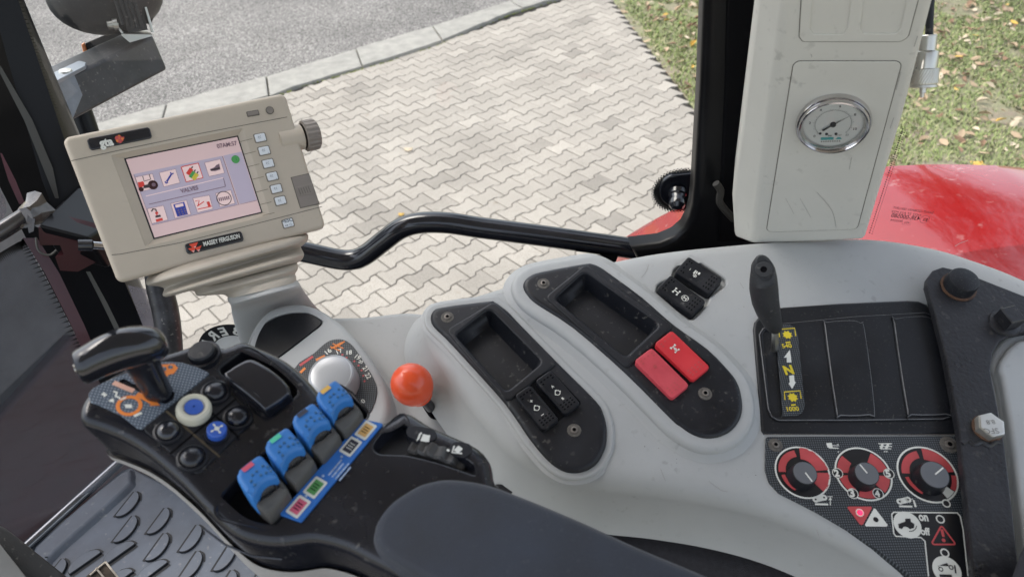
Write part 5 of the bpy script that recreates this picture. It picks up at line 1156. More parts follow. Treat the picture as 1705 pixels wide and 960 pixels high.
# ------------------------------------------------------------------ CAB: pillar cover, gauge, pillar, rail, glass
P = Fr((-.247, -.943, -.222), C.at(1340, 405, 0))
pcv = thing('pillar_cover', 'tall light grey moulded cover with two inset panels hiding the cab pillar', 'pillar cover', P.at(1340, 405, 0))
def pt(x, y, h): return P.at(x, y, h)
mb = MB()
fr_ = [(1320, -120), (1586, -120), (1503, 197), (1440, 402), (1252, 409)]
lf = [(1275, -120), (1240, 160), (1219, 330), (1223, 397)]
Fv = [pt(*q, 0) for q in fr_]; Lv = [pt(*q, -.032) for q in lf]
Bv = [Fv[1] - P.n * .10, Fv[2] - P.n * .10, Fv[3] - P.n * .10, Fv[4] - P.n * .10, Lv[3] - P.n * .07, Lv[2] - P.n * .07, Lv[1] - P.n * .07, Lv[0] - P.n * .07]
V = Fv + Lv + Bv
# 0..4 front, 5..8 left (top to bottom), 9.. back
crz = [pt(1306 - 0, 30, 0)]
F_ = [(0, 4, 3, 2, 1), (0, 5, 6, 7, 8, 4), (1, 2, 10, 9), (2, 3, 11, 10), (3, 4, 12, 11), (4, 8, 13, 12), (8, 7, 14, 13), (7, 6, 15, 14), (6, 5, 16, 15)]
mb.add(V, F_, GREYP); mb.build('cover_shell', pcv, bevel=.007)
def groove(l, r_, h=.0012):
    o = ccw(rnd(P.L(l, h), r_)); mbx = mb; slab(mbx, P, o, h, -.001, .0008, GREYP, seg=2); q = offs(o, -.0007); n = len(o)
    mbx.add([P.W(*a, .0003) for a in q + offs(o, -.0001)], [(i, (i + 1) % n, n + (i + 1) % n, n + i) for i in range(n)], GRVP)
mb = MB(); groove([(1322, 103), (1502, 103), (1427, 382), (1276, 387)], .006)
for l, wd in (([(1360, 320), (1385, 350), (1392, 378)], .0004), ([(1332, 330), (1350, 362)], .0003), ([(1418, 262), (1414, 282)], .0004), ([(1308, 330), (1322, 356)], .0003), ([(1528, 60), (1522, 78)], .0006), ([(1350, 90), (1352, 95)], .0006), ([(1500, 120), (1492, 150)], .0005), ([(1488, 196), (1482, 214)], .0005)):
    sheet(mb, P, stroke(sm_open(P.L(l, .0018), 4), wd), .0018, SCUF)
mb.build('lower_inset_panel', pcv)
mb = MB(); 
up = [(1338, -60), (1331, 62), (1337, 70), (1500, 70), (1512, 62), (1545, -60)]
o = ccw(rnd(P.L(up, .0012), [0, .004, .004, .005, .005, 0])); w1 = rnd(P.L([(1355, -40), (1349, 48), (1354, 57), (1405, 57), (1411, 48), (1422, -40)], .0012), .003); w2 = rnd(P.L([(1442, -40), (1433, 48), (1437, 56), (1492, 56), (1499, 48), (1520, -40)], .0012), .003)
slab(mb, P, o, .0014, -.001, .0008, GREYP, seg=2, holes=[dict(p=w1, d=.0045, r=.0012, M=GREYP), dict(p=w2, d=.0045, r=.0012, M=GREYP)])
n = len(o); mb.add([P.W(*a, .0003) for a in offs(o, -.0007) + offs(o, -.0001)], [(i, (i + 1) % n, n + (i + 1) % n, n + i) for i in range(n)], GRVP)
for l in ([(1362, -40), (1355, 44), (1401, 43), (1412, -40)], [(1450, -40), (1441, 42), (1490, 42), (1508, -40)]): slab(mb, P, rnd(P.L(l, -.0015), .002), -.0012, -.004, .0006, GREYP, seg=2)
mb.build('upper_inset_panel', pcv)
# gauge
ga_ = thing('pressure_gauge', 'round chrome-rimmed pressure gauge with white face set in the grey pillar cover', 'gauge', P.at(1387, 203, 0))
gp = P.at(1387, 203, .0); Rg = .0335; gn = P.n
mb = MB(); lathe(mb, gp, gn, [(Rg * .99, 0), (Rg, .002), (Rg, .0045), (Rg * .965, .0068), (Rg * .93, .0070), (Rg * .925, .0085), (Rg * .90, .0105), (Rg * .86, .0108), (Rg * .815, .0085), (Rg * .79, .0045)], CHROME, n=64); mb.build('bezel', ga_)
G = Fr(gn, gp + gn * .003); G.ex = (P.at(1440, 203, 0) - P.at(1340, 206, 0)).normalized(); G.ey = G.n.cross(G.ex)
GF = mat('gauge_face', (.82, .83, .80), .6, var=.02); GK = mat('gauge_ink', (.05, .05, .05), .6); GT = mat('gauge_teal', (.10, .42, .42), .6)
mb = MB(); sheet(mb, G, circ((0, 0), Rg * .82, 48), 0, GF)
rs_ = Rg * .47; a0, a1 = 222, -42
ringp(mb, G, (0, 0), rs_, rs_ + .00022, .0002, GK, 64) if False else None
for k in range(56):
    a = R(a0 + (a1 - a0) * k / 55); L_ = .0022 if k % 5 == 0 else .0013; ca, sa = math.cos(a), math.sin(a); sheet(mb, G, stroke([(rs_ * ca, rs_ * sa), ((rs_ + L_) * ca, (rs_ + L_) * sa)], .00022), .0002, GK)
    if k < 55:
        b_ = R(a0 + (a1 - a0) * (k + 1) / 55); sheet(mb, G, stroke([(rs_ * ca, rs_ * sa), (rs_ * math.cos(b_), rs_ * math.sin(b_))], .0002), .00022, GK)
def gtext(s, x, y, hgt, M=GK, bold=.02, ang=0):
    v, f, wd = textmesh(s, bold); ca, sa = math.cos(ang), math.sin(ang); P_ = [((a - wd / 2) * hgt, (b - .35) * hgt) for a, b in v]; mb.add([G.W(x + a * ca - b * sa, y + a * sa + b * ca, .0003) for a, b in P_], f, M)
for k, s in enumerate(('0', '2', '4', '6', '8', '10')):
    a = R(a0 + (a1 - a0) * k / 5.5); gtext(s, (rs_ + .0050) * math.cos(a), (rs_ + .0050) * math.sin(a), .0038)
gtext('11', .0135, -.0135, .0032); gtext('bar', -.0015, -.0135, .0030); gtext('EN 837', .0060, -.0135, .0018, TAUPE)
mb.build('face', ga_); 
mb = MB(); sheet(mb, G, rnd([(-.0095, -.0190), (.0020, -.0190), (.0020, -.0158), (-.0095, -.0158)], .0003), .0002, GT); sheet(mb, G, [(.0035, -.0186), (.0095, -.0186), (.0080, -.0162), (.0055, -.0160)], .0002, GT); gtext('PNEUMATIC', 0, -.0208, .0018, GT, 0) if False else None
for k in range(9): sheet(mb, G, bx((-.0085 + .002 * k, -.0208), .0006, .0007, 0), .0002, TAUPE)
mb.build('teal_print', ga_)
mb = MB()
for dx in (-.0048, .0036): lathe(mb, G.W(dx, -.0118, 0), gn, [(.0014, 0), (.0013, .0006), (1e-5, .0007)], GK, n=14)
lathe(mb, G.W(-.0105, -.0110, 0), gn, [(.0013, 0), (.0012, .0006), (1e-5, .0007)], GK, n=12)
na = R(36); nd = (math.cos(na), math.sin(na)); nn = (-nd[1], nd[0])
sheet(mb, G, [(nd[0] * .0185, nd[1] * .0185), (nd[0] * 0 + nn[0] * .0006, nn[1] * .0006), (-nd[0] * .011 + nn[0] * .0012, -nd[1] * .011 + nn[1] * .0012), (-nd[0] * .011 - nn[0] * .0012, -nd[1] * .011 - nn[1] * .0012), (-nn[0] * .0006, -nn[1] * .0006)], .0016, GK)
lathe(mb, G.W(0, 0, .0004), gn, [(.0026, 0), (.0026, .0018), (.0014, .0022), (1e-5, .0022)], GK, n=20); mb.build('needle', ga_)
mb = MB(); sheet(mb, G, circ((0, 0), Rg * .80, 48), .0042, GAUGEG); mb.build('glass', ga_)

# window plane, B pillar / door frame
YW = .88
Wn = Fr((0, -1, 0), CAM + Vector((0, YW, 0)))
Wp = Fr((0, -1, 0), CAM + Vector((0, .80, 0)))
pil = thing('cab_pillar', 'thick black cab pillar with a curved foot running up behind the grey cover', 'pillar', Wp.at(1200, 420))
mb = MB(); pl = [(1178, -120), (1174, -20), (1167, 150), (1158, 300), (1154, 345), (1149, 366), (1140, 384), (1124, 398), (1100, 408), (1050, 414), (1080, 470), (1330, 470), (1330, -120)]
slab(mb, Wp, Wp.L(pl), 0, -.028, .010, BLKM, seg=5); mb.build('post', pil)
mb = MB(); slab(mb, Wp, Wp.L([(1212, -110), (1206, 150), (1198, 330), (1195, 400), (1325, 400), (1325, -110)]), .004, -.01, .003, DARK); mb.build('rubber_seal', pil)
mb = MB(); tube(mb, sm_open([tuple(Wp.at(x, y, .03)) for x, y in ((1192, 305), (1200, 318), (1198, 335), (1208, 350), (1222, 365))], 5), .0045, mat('pale_cable', (.02, .018, .015), .7), n=10); mb.build('cable', pil)
# hand rail
ra = thing('hand_rail', 'bent black tubular rail crossing the side window at its lower edge', 'rail', Wn.at(800, 385))
path = [(180, 395, .86), (300, 404, .86), (430, 404, .86), (505, 419, .86), (560, 431, .86), (588, 432, .86), (610, 423, .86), (640, 400, .86), (668, 380, .86), (700, 371, .86), (745, 371, .86), (800, 379, .86), (900, 392, .855), (1000, 406, .85), (1100, 420, .845), (1200, 432, .84)]
mb = MB(); pp_ = [tuple(at_y(x, y, d)) for x, y, d in path]; tube(mb, sm_open(pp_, 6), .0148, BLKG, n=24); mb.build('tube', ra)
mb = MB(); hull(mb, [at_y(x, y, d) for x, y in ((958, 424), (1030, 424), (1020, 450), (968, 446)) for d in (.83, .88)], BLKM); mb.build('mount_block', ra)
# side window
sw_ = thing('side_window', 'large clear side window with a black dotted border, seen behind rail and terminal', 'window', Wn.at(700, 300))
mb = MB(); wl = [(22, -140), (30, 0), (100, 210), (160, 345), (215, 480), (240, 545), (300, 720), (900, 760), (1200, 560), (1250, 300), (1250, -140)]
wq = Wn.L(wl); sheet(mb, Wn, wq, 0, GLASS); mb.build('glass', sw_)
FRIT = mat('black_frit', (.006, .006, .007), .45)
mb = MB(); e = [Wn.uv(x, y) for x, y in ((22, -60), (30, 0), (100, 210), (160, 345), (215, 480), (240, 545), (275, 640))]
E_ = sm_open(e, 14); k = 0
for i in range(len(E_) - 1):
    a, b = Vector(E_[i]), Vector(E_[i + 1]); d = b - a; n = d.normalized(); nn = Vector((-n.y, n.x))
    if nn.x < 0: nn = -nn
    sub = max(1, int(d.length / .0038))
    for j in range(sub):
        c = a + d * (j / sub); mb.add([Wn.W(*(c - nn * .008), .001), Wn.W(*(c + nn * .0065), .001), Wn.W(*(c + n * .0022 - nn * .008), .001)], [(0, 1, 2)], FRIT); mb.f[-1] = list(reversed(mb.f[-1])) if Wn.n.dot((Vector(mb.v[mb.f[-1][1]]) - mb.v[mb.f[-1][0]]).cross(Vector(mb.v[mb.f[-1][2]]) - mb.v[mb.f[-1][0]])) < 0 else mb.f[-1]
hc = Wn.uv(1132, 317); rx, ry = .0325, .0292
sheet(mb, Wn, circ(hc, rx, 40, ry), .001, FRIT)
for j in range(3):
    q = (1.035, 1.115, 1.185)[j]; n = 50
    for k in range(n): a = 2 * math.pi * (k + .5 * (j % 2)) / n; c = (hc[0] + rx * q * math.cos(a), hc[1] + ry * q * math.sin(a)); r_ = (.0022, .0016, .0010)[j]; sheet(mb, Wn, [(c[0] + r_ * math.cos(t * math.pi / 3), c[1] + r_ * math.sin(t * math.pi / 3)) for t in range(6)], .001, FRIT)
mb.build('frit_border', sw_)
mb = MB(); hw_ = .004; so2 = smooth(Wn.L([(1098, 318), (1102, 303), (1112, 294), (1125, 291), (1180, 292), (1180, 340), (1130, 345), (1105, 336)], .006), 4); slab(mb, Wn, so2, .008, .001, .002, BLKG); mb.build('hinge_plate', sw_)
mb = MB(); lathe(mb, Wn.at(1128, 318, .008), Wn.n - Vector((.15, 0, .55)), [(.0125, 0), (.0125, .006), (.0105, .008), (.0105, .014), (.0112, .016), (.0108, .022), (.007, .027), (1e-5, .029)], BLKG, n=28); mb.build('hinge_nut', sw_)
# round sticker with mirrored letters
mb = MB(); sc0 = Wn.uv(396, 588, .002); rs2 = (Vector(Wn.uv(396, 541, .002)) - Vector(sc0)).length
sheet(mb, Wn, circ(sc0, rs2, 48), .0015, FRIT); sheet(mb, Wn, circ(sc0, rs2 * .62, 40), .0018, mat('sticker_white', (.6, .6, .58), .5))
for ch, a in (('V', 190), ('I', 176), ('D', 156), ('R', 128), ('E', 104), ('B', 78), ('A', 52)):
    v, f, wd = textmesh(ch, .03); hgt = rs2 * .40; a_ = R(a); e_r = Vector((math.cos(a_), math.sin(a_))); e_t = Vector((math.sin(a_), -math.cos(a_)))
    mb.add([Wn.W(*(Vector(sc0) + e_r * (rs2 * .66 + y * hgt * .95) - e_t * (x - wd / 2) * hgt), .002) for x, y in v], [tuple(reversed(q)) for q in f], WHITE)
mb.build('round_sticker', sw_)
# rear side window with mirrored glass mark
Wr = Fr((-.12, -1, 0), CAM + Vector((.6, .86, 0)))
rw = thing('rear_side_window', 'clear rear side window right of the grey pillar cover with small printed marking', 'window', Wr.at(1560, 300))
mb = MB(); sheet(mb, Wr, Wr.L([(1290, -140), (2100, -140), (2100, 700), (1290, 480)]), 0, GLASS); mb.build('glass', rw)
mb = MB(); GI = mat('glass_ink', (.10, .03, .04), .6); hx_ = .001
text(mb, Wr, 'SAINT-GOBAIN SEKURIT', (1486, 347), (1553, 356), hx_, GI, 1.0, .0, True); text(mb, Wr, 'HOT 2? AS2 M22'.replace('?', '7'), (1484, 353.5), (1532, 360), hx_, GI, .9, .0, True)
text(mb, Wr, '43R-000580', (1483, 361), (1530, 367), hx_, GI, 1.15, .01, True); text(mb, Wr, '000594', (1482, 368), (1501, 370), hx_, GI, 1.0, .0, True); text(mb, Wr, 'AS2', (1505, 371.5), (1514, 372.5), hx_, GI, 1.0, .0, True); text(mb, Wr, 'E2', (1536, 367), (1543, 368), hx_, GI, 1.0, .02, True)
q = Wr.uv(1539.5, 365, hx_); ringp(mb, Wr, q, .0058, .0062, hx_, GI, 26); q = Wr.L([(1503, 364), (1517, 366), (1516, 374), (1502, 373)], hx_); sheet(mb, Wr, stroke(q + [q[0]], .0003), hx_ + .0001, GI)
mb.build('glass_marking', rw)
mb = MB()
for k in range(46):
    t = k / 45; x, y = 1500 - 55 * t, 215 + 172 * t
    for j in range(2): c = Wr.uv(x + 3 + j * 4, y + j * 2, hx_); r_ = .0010 - .0003 * j; sheet(mb, Wr, circ(c, r_, 6), hx_, FRIT)
for k in range(60):
    t = k / 59; x, y = 1640 + 110 * t, 432 + 42 * t
    for j in range(3): c = Wr.uv(x + j * 2, y - j * 4.5 - 1, hx_); r_ = .0015 - .0004 * j; sheet(mb, Wr, circ(c, r_, 6), hx_, FRIT)
mb.build('dotted_border', rw)
# coax plug hanging behind the cover
cx = thing('cable_plug', 'silver knurled plug hanging on a thin black cable beside the grey cover', 'plug', at_dist(1544, 140, .86))
dpl = .86; dn = (at_dist(1538, 136, dpl) - at_dist(1546, 60, dpl)).normalized(); t0 = at_dist(1546, 60, dpl)
mb = MB(); tube(mb, sm_open([tuple(at_dist(x, y, .86)) for x, y in ((1560, -120), (1554, -40), (1549, 10), (1547, 62))], 5), .0036, BLK, n=12); mb.build('cable', cx)
mb = MB(); lathe(mb, t0, dn, [(.0068, -.001), (.0078, 0), (.0078, .0135), (.0105, .0145), (.0108, .0160), (.0106, .0300)], STEEL, n=32)
vs = []
for h_, r_ in [(.0300, .0106), (.0305, .0122)] + [(.031 + .0016 * i, .0122) for i in range(9)] + [(.0452, .0120), (.0455, .0108)]:
    vs.append([t0 + dn * h_ + (dn.orthogonal().normalized() * math.cos(2 * math.pi * k / 90) + dn.cross(dn.orthogonal().normalized()) * math.sin(2 * math.pi * k / 90)) * (r_ + (.00045 if (k + int(h_ * 1250)) % 3 == 0 and .0306 < h_ < .0445 else 0)) for k in range(90)])
loft(mb, vs, STEEL, cap=False)
lathe(mb, t0, dn, [(.0120, .0455), (.0122, .0478), (.0100, .0480), (.0098, .0462), (.0030, .0462), (.0030, .053), (.0022, .0535), (.0016, .0575), (1e-5, .058)], STEEL, n=32)
mb.build('plug_body', cx, ang=15)

# ------------------------------------------------------------------ red fender outside
fe = thing('rear_fender', 'glossy red rear wheel fender outside the window, specked with dirt', 'fender', at_z(1460, 285, CAMH - .65))
edge = [(960, 470, -1.30), (1000, 430, -1.14), (1045, 398, -1.0), (1095, 368, -.92), (1145, 345, -.85), (1220, 322, -.78), (1300, 305, -.72), (1380, 293, -.68), (1460, 284, -.65), (1550, 279, -.63), (1640, 280, -.62), (1705, 284, -.62), (1850, 305, -.64), (2050, 360, -.70)]
ev = [at_z(x, y, CAMH + z) for x, y, z in edge]; ev = [Vector(q) for q in sm_open([tuple(v) for v in ev], 5)]
sec = [(.035, -.10), (.032, -.03), (.026, -.012), (.014, -.002), (0, 0), (-.03, .004), (-.10, .010), (-.20, .013), (-.30, .010), (-.42, .0), (-.52, -.03)]
mb = MB(); n = len(sec); vs = [v + Vector((0, dy, dz)) for v in ev for dy, dz in sec]
mb.add(vs, [(i * n + k, i * n + k + 1, (i + 1) * n + k + 1, (i + 1) * n + k) for i in range(len(ev) - 1) for k in range(n - 1)], REDFEN)
mb.f = [list(reversed(f)) for f in mb.f]
mb.build('fender_skin', fe)

# ------------------------------------------------------------------ outside: beam, work lamp, marker lamp
bm_ = thing('lamp_beam', 'weathered black steel box beam reaching out past the front corner pillar', 'beam', at_dist(170, 150, 1.35))
d0 = 1.30
fq = [(50, 158), (255, 60), (279, 117), (80, 224)]
near = [at_dist(x, y, d) for (x, y), d in zip(fq, (1.22, 1.38, 1.38, 1.22))]; bkv = (at_dist(136, 96, 1.42) - at_dist(160, 108, 1.30))
bkv = Vector((bkv.x, bkv.y, .005)).normalized() * .06
mb = MB(); pts = near + [p + bkv for p in near]; mb.add(pts, [(3, 2, 1, 0), (4, 5, 6, 7), (0, 1, 5, 4), (1, 2, 6, 5), (2, 3, 7, 6), (3, 0, 4, 7)], BEAM); mb.build('box_tube', bm_, bevel=.005)
tmp = near[1] - near[0]
mb = MB(); U_ = (near[1] - near[0]).normalized(); V_ = (near[0] - near[3]).normalized(); N_ = U_.cross(V_).normalized(); 
if N_.dot(CAM - near[0]) < 0: N_ = -N_
BF = Fr(N_, near[0] + N_ * .002, ex=U_); slab(mb, BF, BF.L([(50, 160), (124, 124), (138, 158), (118, 207), (80, 226)]), 0, -.004, .001, BEAMG)
TF = Fr((U_.cross(bkv).normalized() if U_.cross(bkv).z > 0 else -U_.cross(bkv).normalized()), near[0] + Vector((0, 0, .002)), ex=U_); slab(mb, TF, rnd(TF.L([(40, 150), (58, 138), (132, 103), (144, 106), (142, 112), (60, 155)]), .003), .002, -.003, .001, mat('pale_plate', (.25, .28, .32), .4, var=.1))
lathe(mb, TF.at(109, 119, .002), TF.n, [(.009, 0), (.008, .002), (1e-5, .0025)], STEEL, n=18); sheet(mb, TF, stroke([TF.uv(80, 133, .003), TF.uv(94, 131, .003)], .002), .003, DARK)
mb.build('end_plate', bm_)
lw = thing('work_lamp', 'black oval work lamp on a bent steel bracket above the weathered beam', 'lamp', at_dist(215, 60, 1.38))
lc = at_dist(176, -8, 1.38); ex_ = (at_dist(250, -18, 1.38) - at_dist(100, 0, 1.38)).normalized(); fz = (lc - CAM).normalized(); ey_ = fz.cross(ex_).normalized(); fz = ex_.cross(ey_).normalized()
mb = MB(); rg = []
for j in range(13):
    t = -1 + 2 * j / 12; r_ = math.sqrt(max(0.0004, 1 - t * t)) ** .75
    rg.append([lc + fz * (t * .05) + ex_ * math.cos(2 * math.pi * k / 32) * .082 * r_ + ey_ * math.sin(2 * math.pi * k / 32) * .058 * r_ for k in range(32)])
loft(mb, rg, RUB)
for k in range(5): q = at_dist(198 + k * 8, 18 + k * 1.5, 1.325); tube(mb, [q - ey_ * .018, q + ey_ * .02], .003, RUB, n=8)
mb.build('lamp_housing', lw)
mb = MB()
for x, y0, y1 in ((197, 30, 66), (245, 14, 55)): pass
def strap(l, wd, th, M):
    vs = []; 
    for (x, y, d) in l: c = at_dist(x, y, d); vs.append([c - fz * wd, c + fz * wd, c + fz * wd + ex_ * th, c - fz * wd + ex_ * th])
    loft(mb, vs, M)
strap([(192, 24, 1.36), (194, 45, 1.36), (206, 60, 1.36)], .018, .003, STEEL); strap([(240, 12, 1.36), (246, 32, 1.36), (252, 54, 1.36)], .018, .003, STEEL)
hull(mb, [at_dist(x, y, d) for x, y, d in ((202, 57, 1.33), (216, 69, 1.33), (254, 58, 1.33), (244, 50, 1.40), (204, 50, 1.40))] + [at_dist(x, y + 2, d) for x, y, d in ((202, 57, 1.33), (216, 69, 1.33), (254, 58, 1.33), (244, 50, 1.40))], STEEL)
hull(mb, [at_dist(x, y, d) for x, y in ((200, 24), (236, 12), (246, 50), (214, 55)) for d in (1.345, 1.36)], RUB)
lathe(mb, at_dist(196, 40, 1.34), at_dist(180, 42, 1.34) - at_dist(196, 40, 1.34), [(.0085, 0), (.0085, .006), (.0065, .007), (.006, .014), (1e-5, .015)], STEEL, n=16)
mb.build('steel_bracket', lw)
mb = MB(); tube(mb, sm_open([tuple(at_dist(x, y, 1.37)) for x, y in ((243, 0), (250, 12), (251, 28), (246, 40))], 5), .004, BLK, n=10); mb.build('lamp_cable', lw)
ml = thing('marker_lamp', 'small black marker lamp with orange lens behind the weathered beam', 'marker lamp', at_dist(170, 75, 1.45))
mb = MB(); hull(mb, [at_dist(x, y, d) for x, y in ((142, 72), (170, 60), (200, 50), (206, 62), (175, 84), (146, 96)) for d in (1.43, 1.48)], RUB); mb.build('lamp_body', ml, bevel=.004)
mb = MB(); hull(mb, [at_dist(x, y, d) for x, y in ((135, 74), (141, 70), (147, 94), (141, 97)) for d in (1.425, 1.485)], ORALENS); mb.build('lens', ml, bevel=.002)
mb = MB(); tube(mb, [at_dist(128, 170, 1.42), at_dist(152, 240, 1.42), at_dist(190, 330, 1.42)], .018, BLKM, n=16); mb.build('support_post', label='dark steel post standing below the weathered beam', cat='post', loc=at_dist(152, 240, 1.42))

# ------------------------------------------------------------------ front corner: pillar, front glass, hinge box, bar
z0, z1 = CAMH - 1.08, CAMH + .46
cpn = thing('corner_pillar', 'black front corner pillar of the cab with rubber seals and trim strips', 'pillar', (-.62, .9, z0))
mb = MB(); foot = [(-.651, .838), (-.648, .832), (-.60, .858), (-.566, .868), (-.566, .90), (-.60, .96), (-.715, .93)]
FZ = Fr((0, 0, 1), (0, 0, z0)); prism(mb, FZ, [FZ.uv(0, 0)] and [(q[0] - FZ.o.x, q[1] - FZ.o.y) for q in foot], 0, z1 - z0, BLKM); mb.build('post', cpn)
def vstrip(l, d, th, M, nm, par):
    mb = MB(); vs = [[at_dist(x, y, d), at_dist(x + w_, y, d), at_dist(x + w_, y, d + th), at_dist(x, y, d + th)] for x, y, w_ in l]; loft(mb, vs, M); return mb.build(nm, par)
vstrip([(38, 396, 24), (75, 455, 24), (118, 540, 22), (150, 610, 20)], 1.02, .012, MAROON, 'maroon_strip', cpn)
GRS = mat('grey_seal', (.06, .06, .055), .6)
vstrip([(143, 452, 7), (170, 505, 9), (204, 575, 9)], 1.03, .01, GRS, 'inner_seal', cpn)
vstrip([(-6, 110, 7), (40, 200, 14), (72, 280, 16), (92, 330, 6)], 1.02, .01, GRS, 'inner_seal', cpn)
vstrip([(0, 255, 3), (14, 300, 12), (32, 340, 10)], 1.015, .01, mat('red_reflection', (.07, .012, .02), .4), 'red_reflection', cpn)  # a small red reflection, put in as a coloured strip
vstrip([(-30, -60, 40), (10, 90, 50), (70, 300, 60), (90, 352, 60)], 1.045, .03, BLKM, 'inner_trim', cpn)
# front glass plane  x - y = -1.49
nF = Vector((1, -1, 0)).normalized(); Gf = Fr(nF, CAM + Vector((-.745, .745, 0)), ex=(1, 1, 0))
fg = thing('front_window', 'dusty dark front corner glass left of the black pillar, above the floor bar', 'window', Gf.at(80, 700))
mb = MB(); gl_ = [(-220, 560), (-40, 452), (0, 428), (30, 408), (40, 404), (49, 414), (90, 488), (136, 580), (205, 700), (300, 860), (45, 915), (-60, 1010), (-220, 1010)]
sheet(mb, Gf, Gf.L(gl_), 0, GLASSF); mb.build('glass', fg)
mb = MB(); e = sm_open([Gf.uv(x, y) for x, y in ((-10, 430), (20, 412), (36, 404), (46, 408), (90, 485), (133, 573), (150, 606))], 12)
for i in range(len(e) - 1):
    a, b = Vector(e[i]), Vector(e[i + 1]); d = b - a; n = d.normalized(); nn = Vector((n.y, -n.x)); sub = max(1, int(d.length / .0052))
    for j in range(sub):
        c = a + d * (j / sub); tri_ = [Gf.W(*(c - nn * .003), .001), Gf.W(*(c + nn * .0105), .001), Gf.W(*(c + n * .0032 - nn * .003), .001)]; mb.add(tri_, [(0, 1, 2)], FRIT)
mb.build('frit_border', fg)
mb = MB(); sheet(mb, Gf, Gf.L([(-60, 300), (0, 318), (8, 330), (10, 350), (0, 372), (-60, 400)]), .002, GLASSL); mb.build('small_pane', fg)
# what stands beyond the front glass: dark bonnet side with a red flank
hd = thing('bonnet', 'dark tractor bonnet side with a red flank seen dimly through the front corner glass', 'bonnet', (-1.4, 1.0, CAMH - 1.3))
mb = MB(); hull(mb, [Vector((x, y, z)) for x, y in ((-1.05, 1.35), (-1.27, 1.78), (-3.2, 1.78), (-3.2, -.2), (-1.45, -.2)) for z in (.12, CAMH - .70)], mat('bonnet_black', (.035, .036, .042), .45)); mb.build('side_panel', hd, bevel=.04)
mb = MB(); hull(mb, [Vector((x + dx, y, z)) for x, y, a, b in ((-1.06, 1.33, 1.10, 1.64), (-1.32, .45, .95, 1.55)) for dx in (-.02, .035) for z in (a, b)], mat('dull_red', (.075, .028, .032), .5, var=.2)); mb.build('red_flank', hd, bevel=.01)
mb = MB(); hull(mb, [Vector((x + dx, y, z)) for x, y in ((-1.05, 1.35), (-1.45, -.2)) for dx in (-.05, .03) for z in (1.66, CAMH - .72)], mat('bonnet_grey', (.15, .16, .175), .5, var=.25)); mb.build('upper_panel', hd, bevel=.01)
# wall panel below window on left: black lower frame that hides the ground behind the pillar
mb = MB(); lw_ = [(200, 470), (215, 478), (240, 548), (262, 600), (262, 900), (100, 900), (140, 600)]
# small lower pane and scratched tube
mb = MB(); SL_ = Fr((0, -1, 0), CAM + Vector((0, .86, 0))); sheet(mb, SL_, SL_.L([(212, 474), (249, 482), (256, 500), (277, 572), (262, 600), (240, 548)]), 0, GLASSL)  # the grey-lilac film paints a reflection onto this pane
mb.build('pale_pane', label='pale strip of glass with a painted reflection between pillar and scratched tube', cat='glass', loc=SL_.at(250, 530))
mb = MB(); tube(mb, sm_open([tuple(at_dist(x, y, 1.12)) for x, y in ((262, 440), (266, 478), (276, 520), (281, 560), (284, 620))], 6), .017, mat('scratched_tube', (.035, .035, .038), .38, var=.6, vs=40, metal=.3, dust=.7, ds=200), n=18)
mb.build('grab_tube', label='scratched dark grey tube standing behind the T-shaped grip', cat='tube', loc=at_dist(276, 520, 1.12))
# hinge box left of the terminal
hb_ = thing('hinge_box', 'glossy black sheet metal box with a lip, beside the left edge of the terminal', 'box', at_dist(130, 390, .98))
mb = MB(); tp_ = [at_dist(61, 374, .96), at_dist(128, 310, 1.04), at_dist(200, 330, 1.04), at_dist(190, 370, .99), at_dist(147, 396, .95)]; bt_ = [p + Vector((0, .01, -.05)) for p in tp_]
mb.add(tp_ + bt_, [(4, 3, 2, 1, 0), (5, 6, 7, 8, 9), (0, 1, 6, 5), (1, 2, 7, 6), (2, 3, 8, 7), (3, 4, 9, 8), (4, 0, 5, 9)], BLKM); mb.build('box_lid', hb_, bevel=.0035)
mb = MB(); fq_ = [at_dist(64, 378, .965), at_dist(146, 398, .955), at_dist(188, 380, .985), at_dist(190, 420, .99), at_dist(130, 452, .97), at_dist(100, 450, .975), at_dist(92, 428, .97), at_dist(106, 424, .97), at_dist(100, 408, .968), at_dist(66, 408, .975)]
bk_ = [p + Vector((0, .03, 0)) for p in fq_]; n = 10; mb.add(fq_ + bk_, [tuple(range(9, -1, -1)), tuple(range(n, 2 * n))] + [(i, (i + 1) % n, n + (i + 1) % n, n + i) for i in range(n)], MAROON); mb.build('side_plate', hb_)  # black plate; its maroon reflection is painted into the colour
mb = MB(); tube(mb, [at_dist(130, 408, .945), at_dist(154, 408, .945)], .0065, BLKG, n=16); tube(mb, [at_dist(154, 408, .945), at_dist(180, 410, .95)], .0045, CHROME, n=16); mb.build('pin', hb_)
mb = MB(); tube(mb, sm_open([tuple(at_dist(x, y, .965)) for x, y in ((60, 395), (62, 412), (70, 422), (84, 424), (94, 416))], 4), .0012, GRS, n=8); mb.build('wire_clip', hb_)
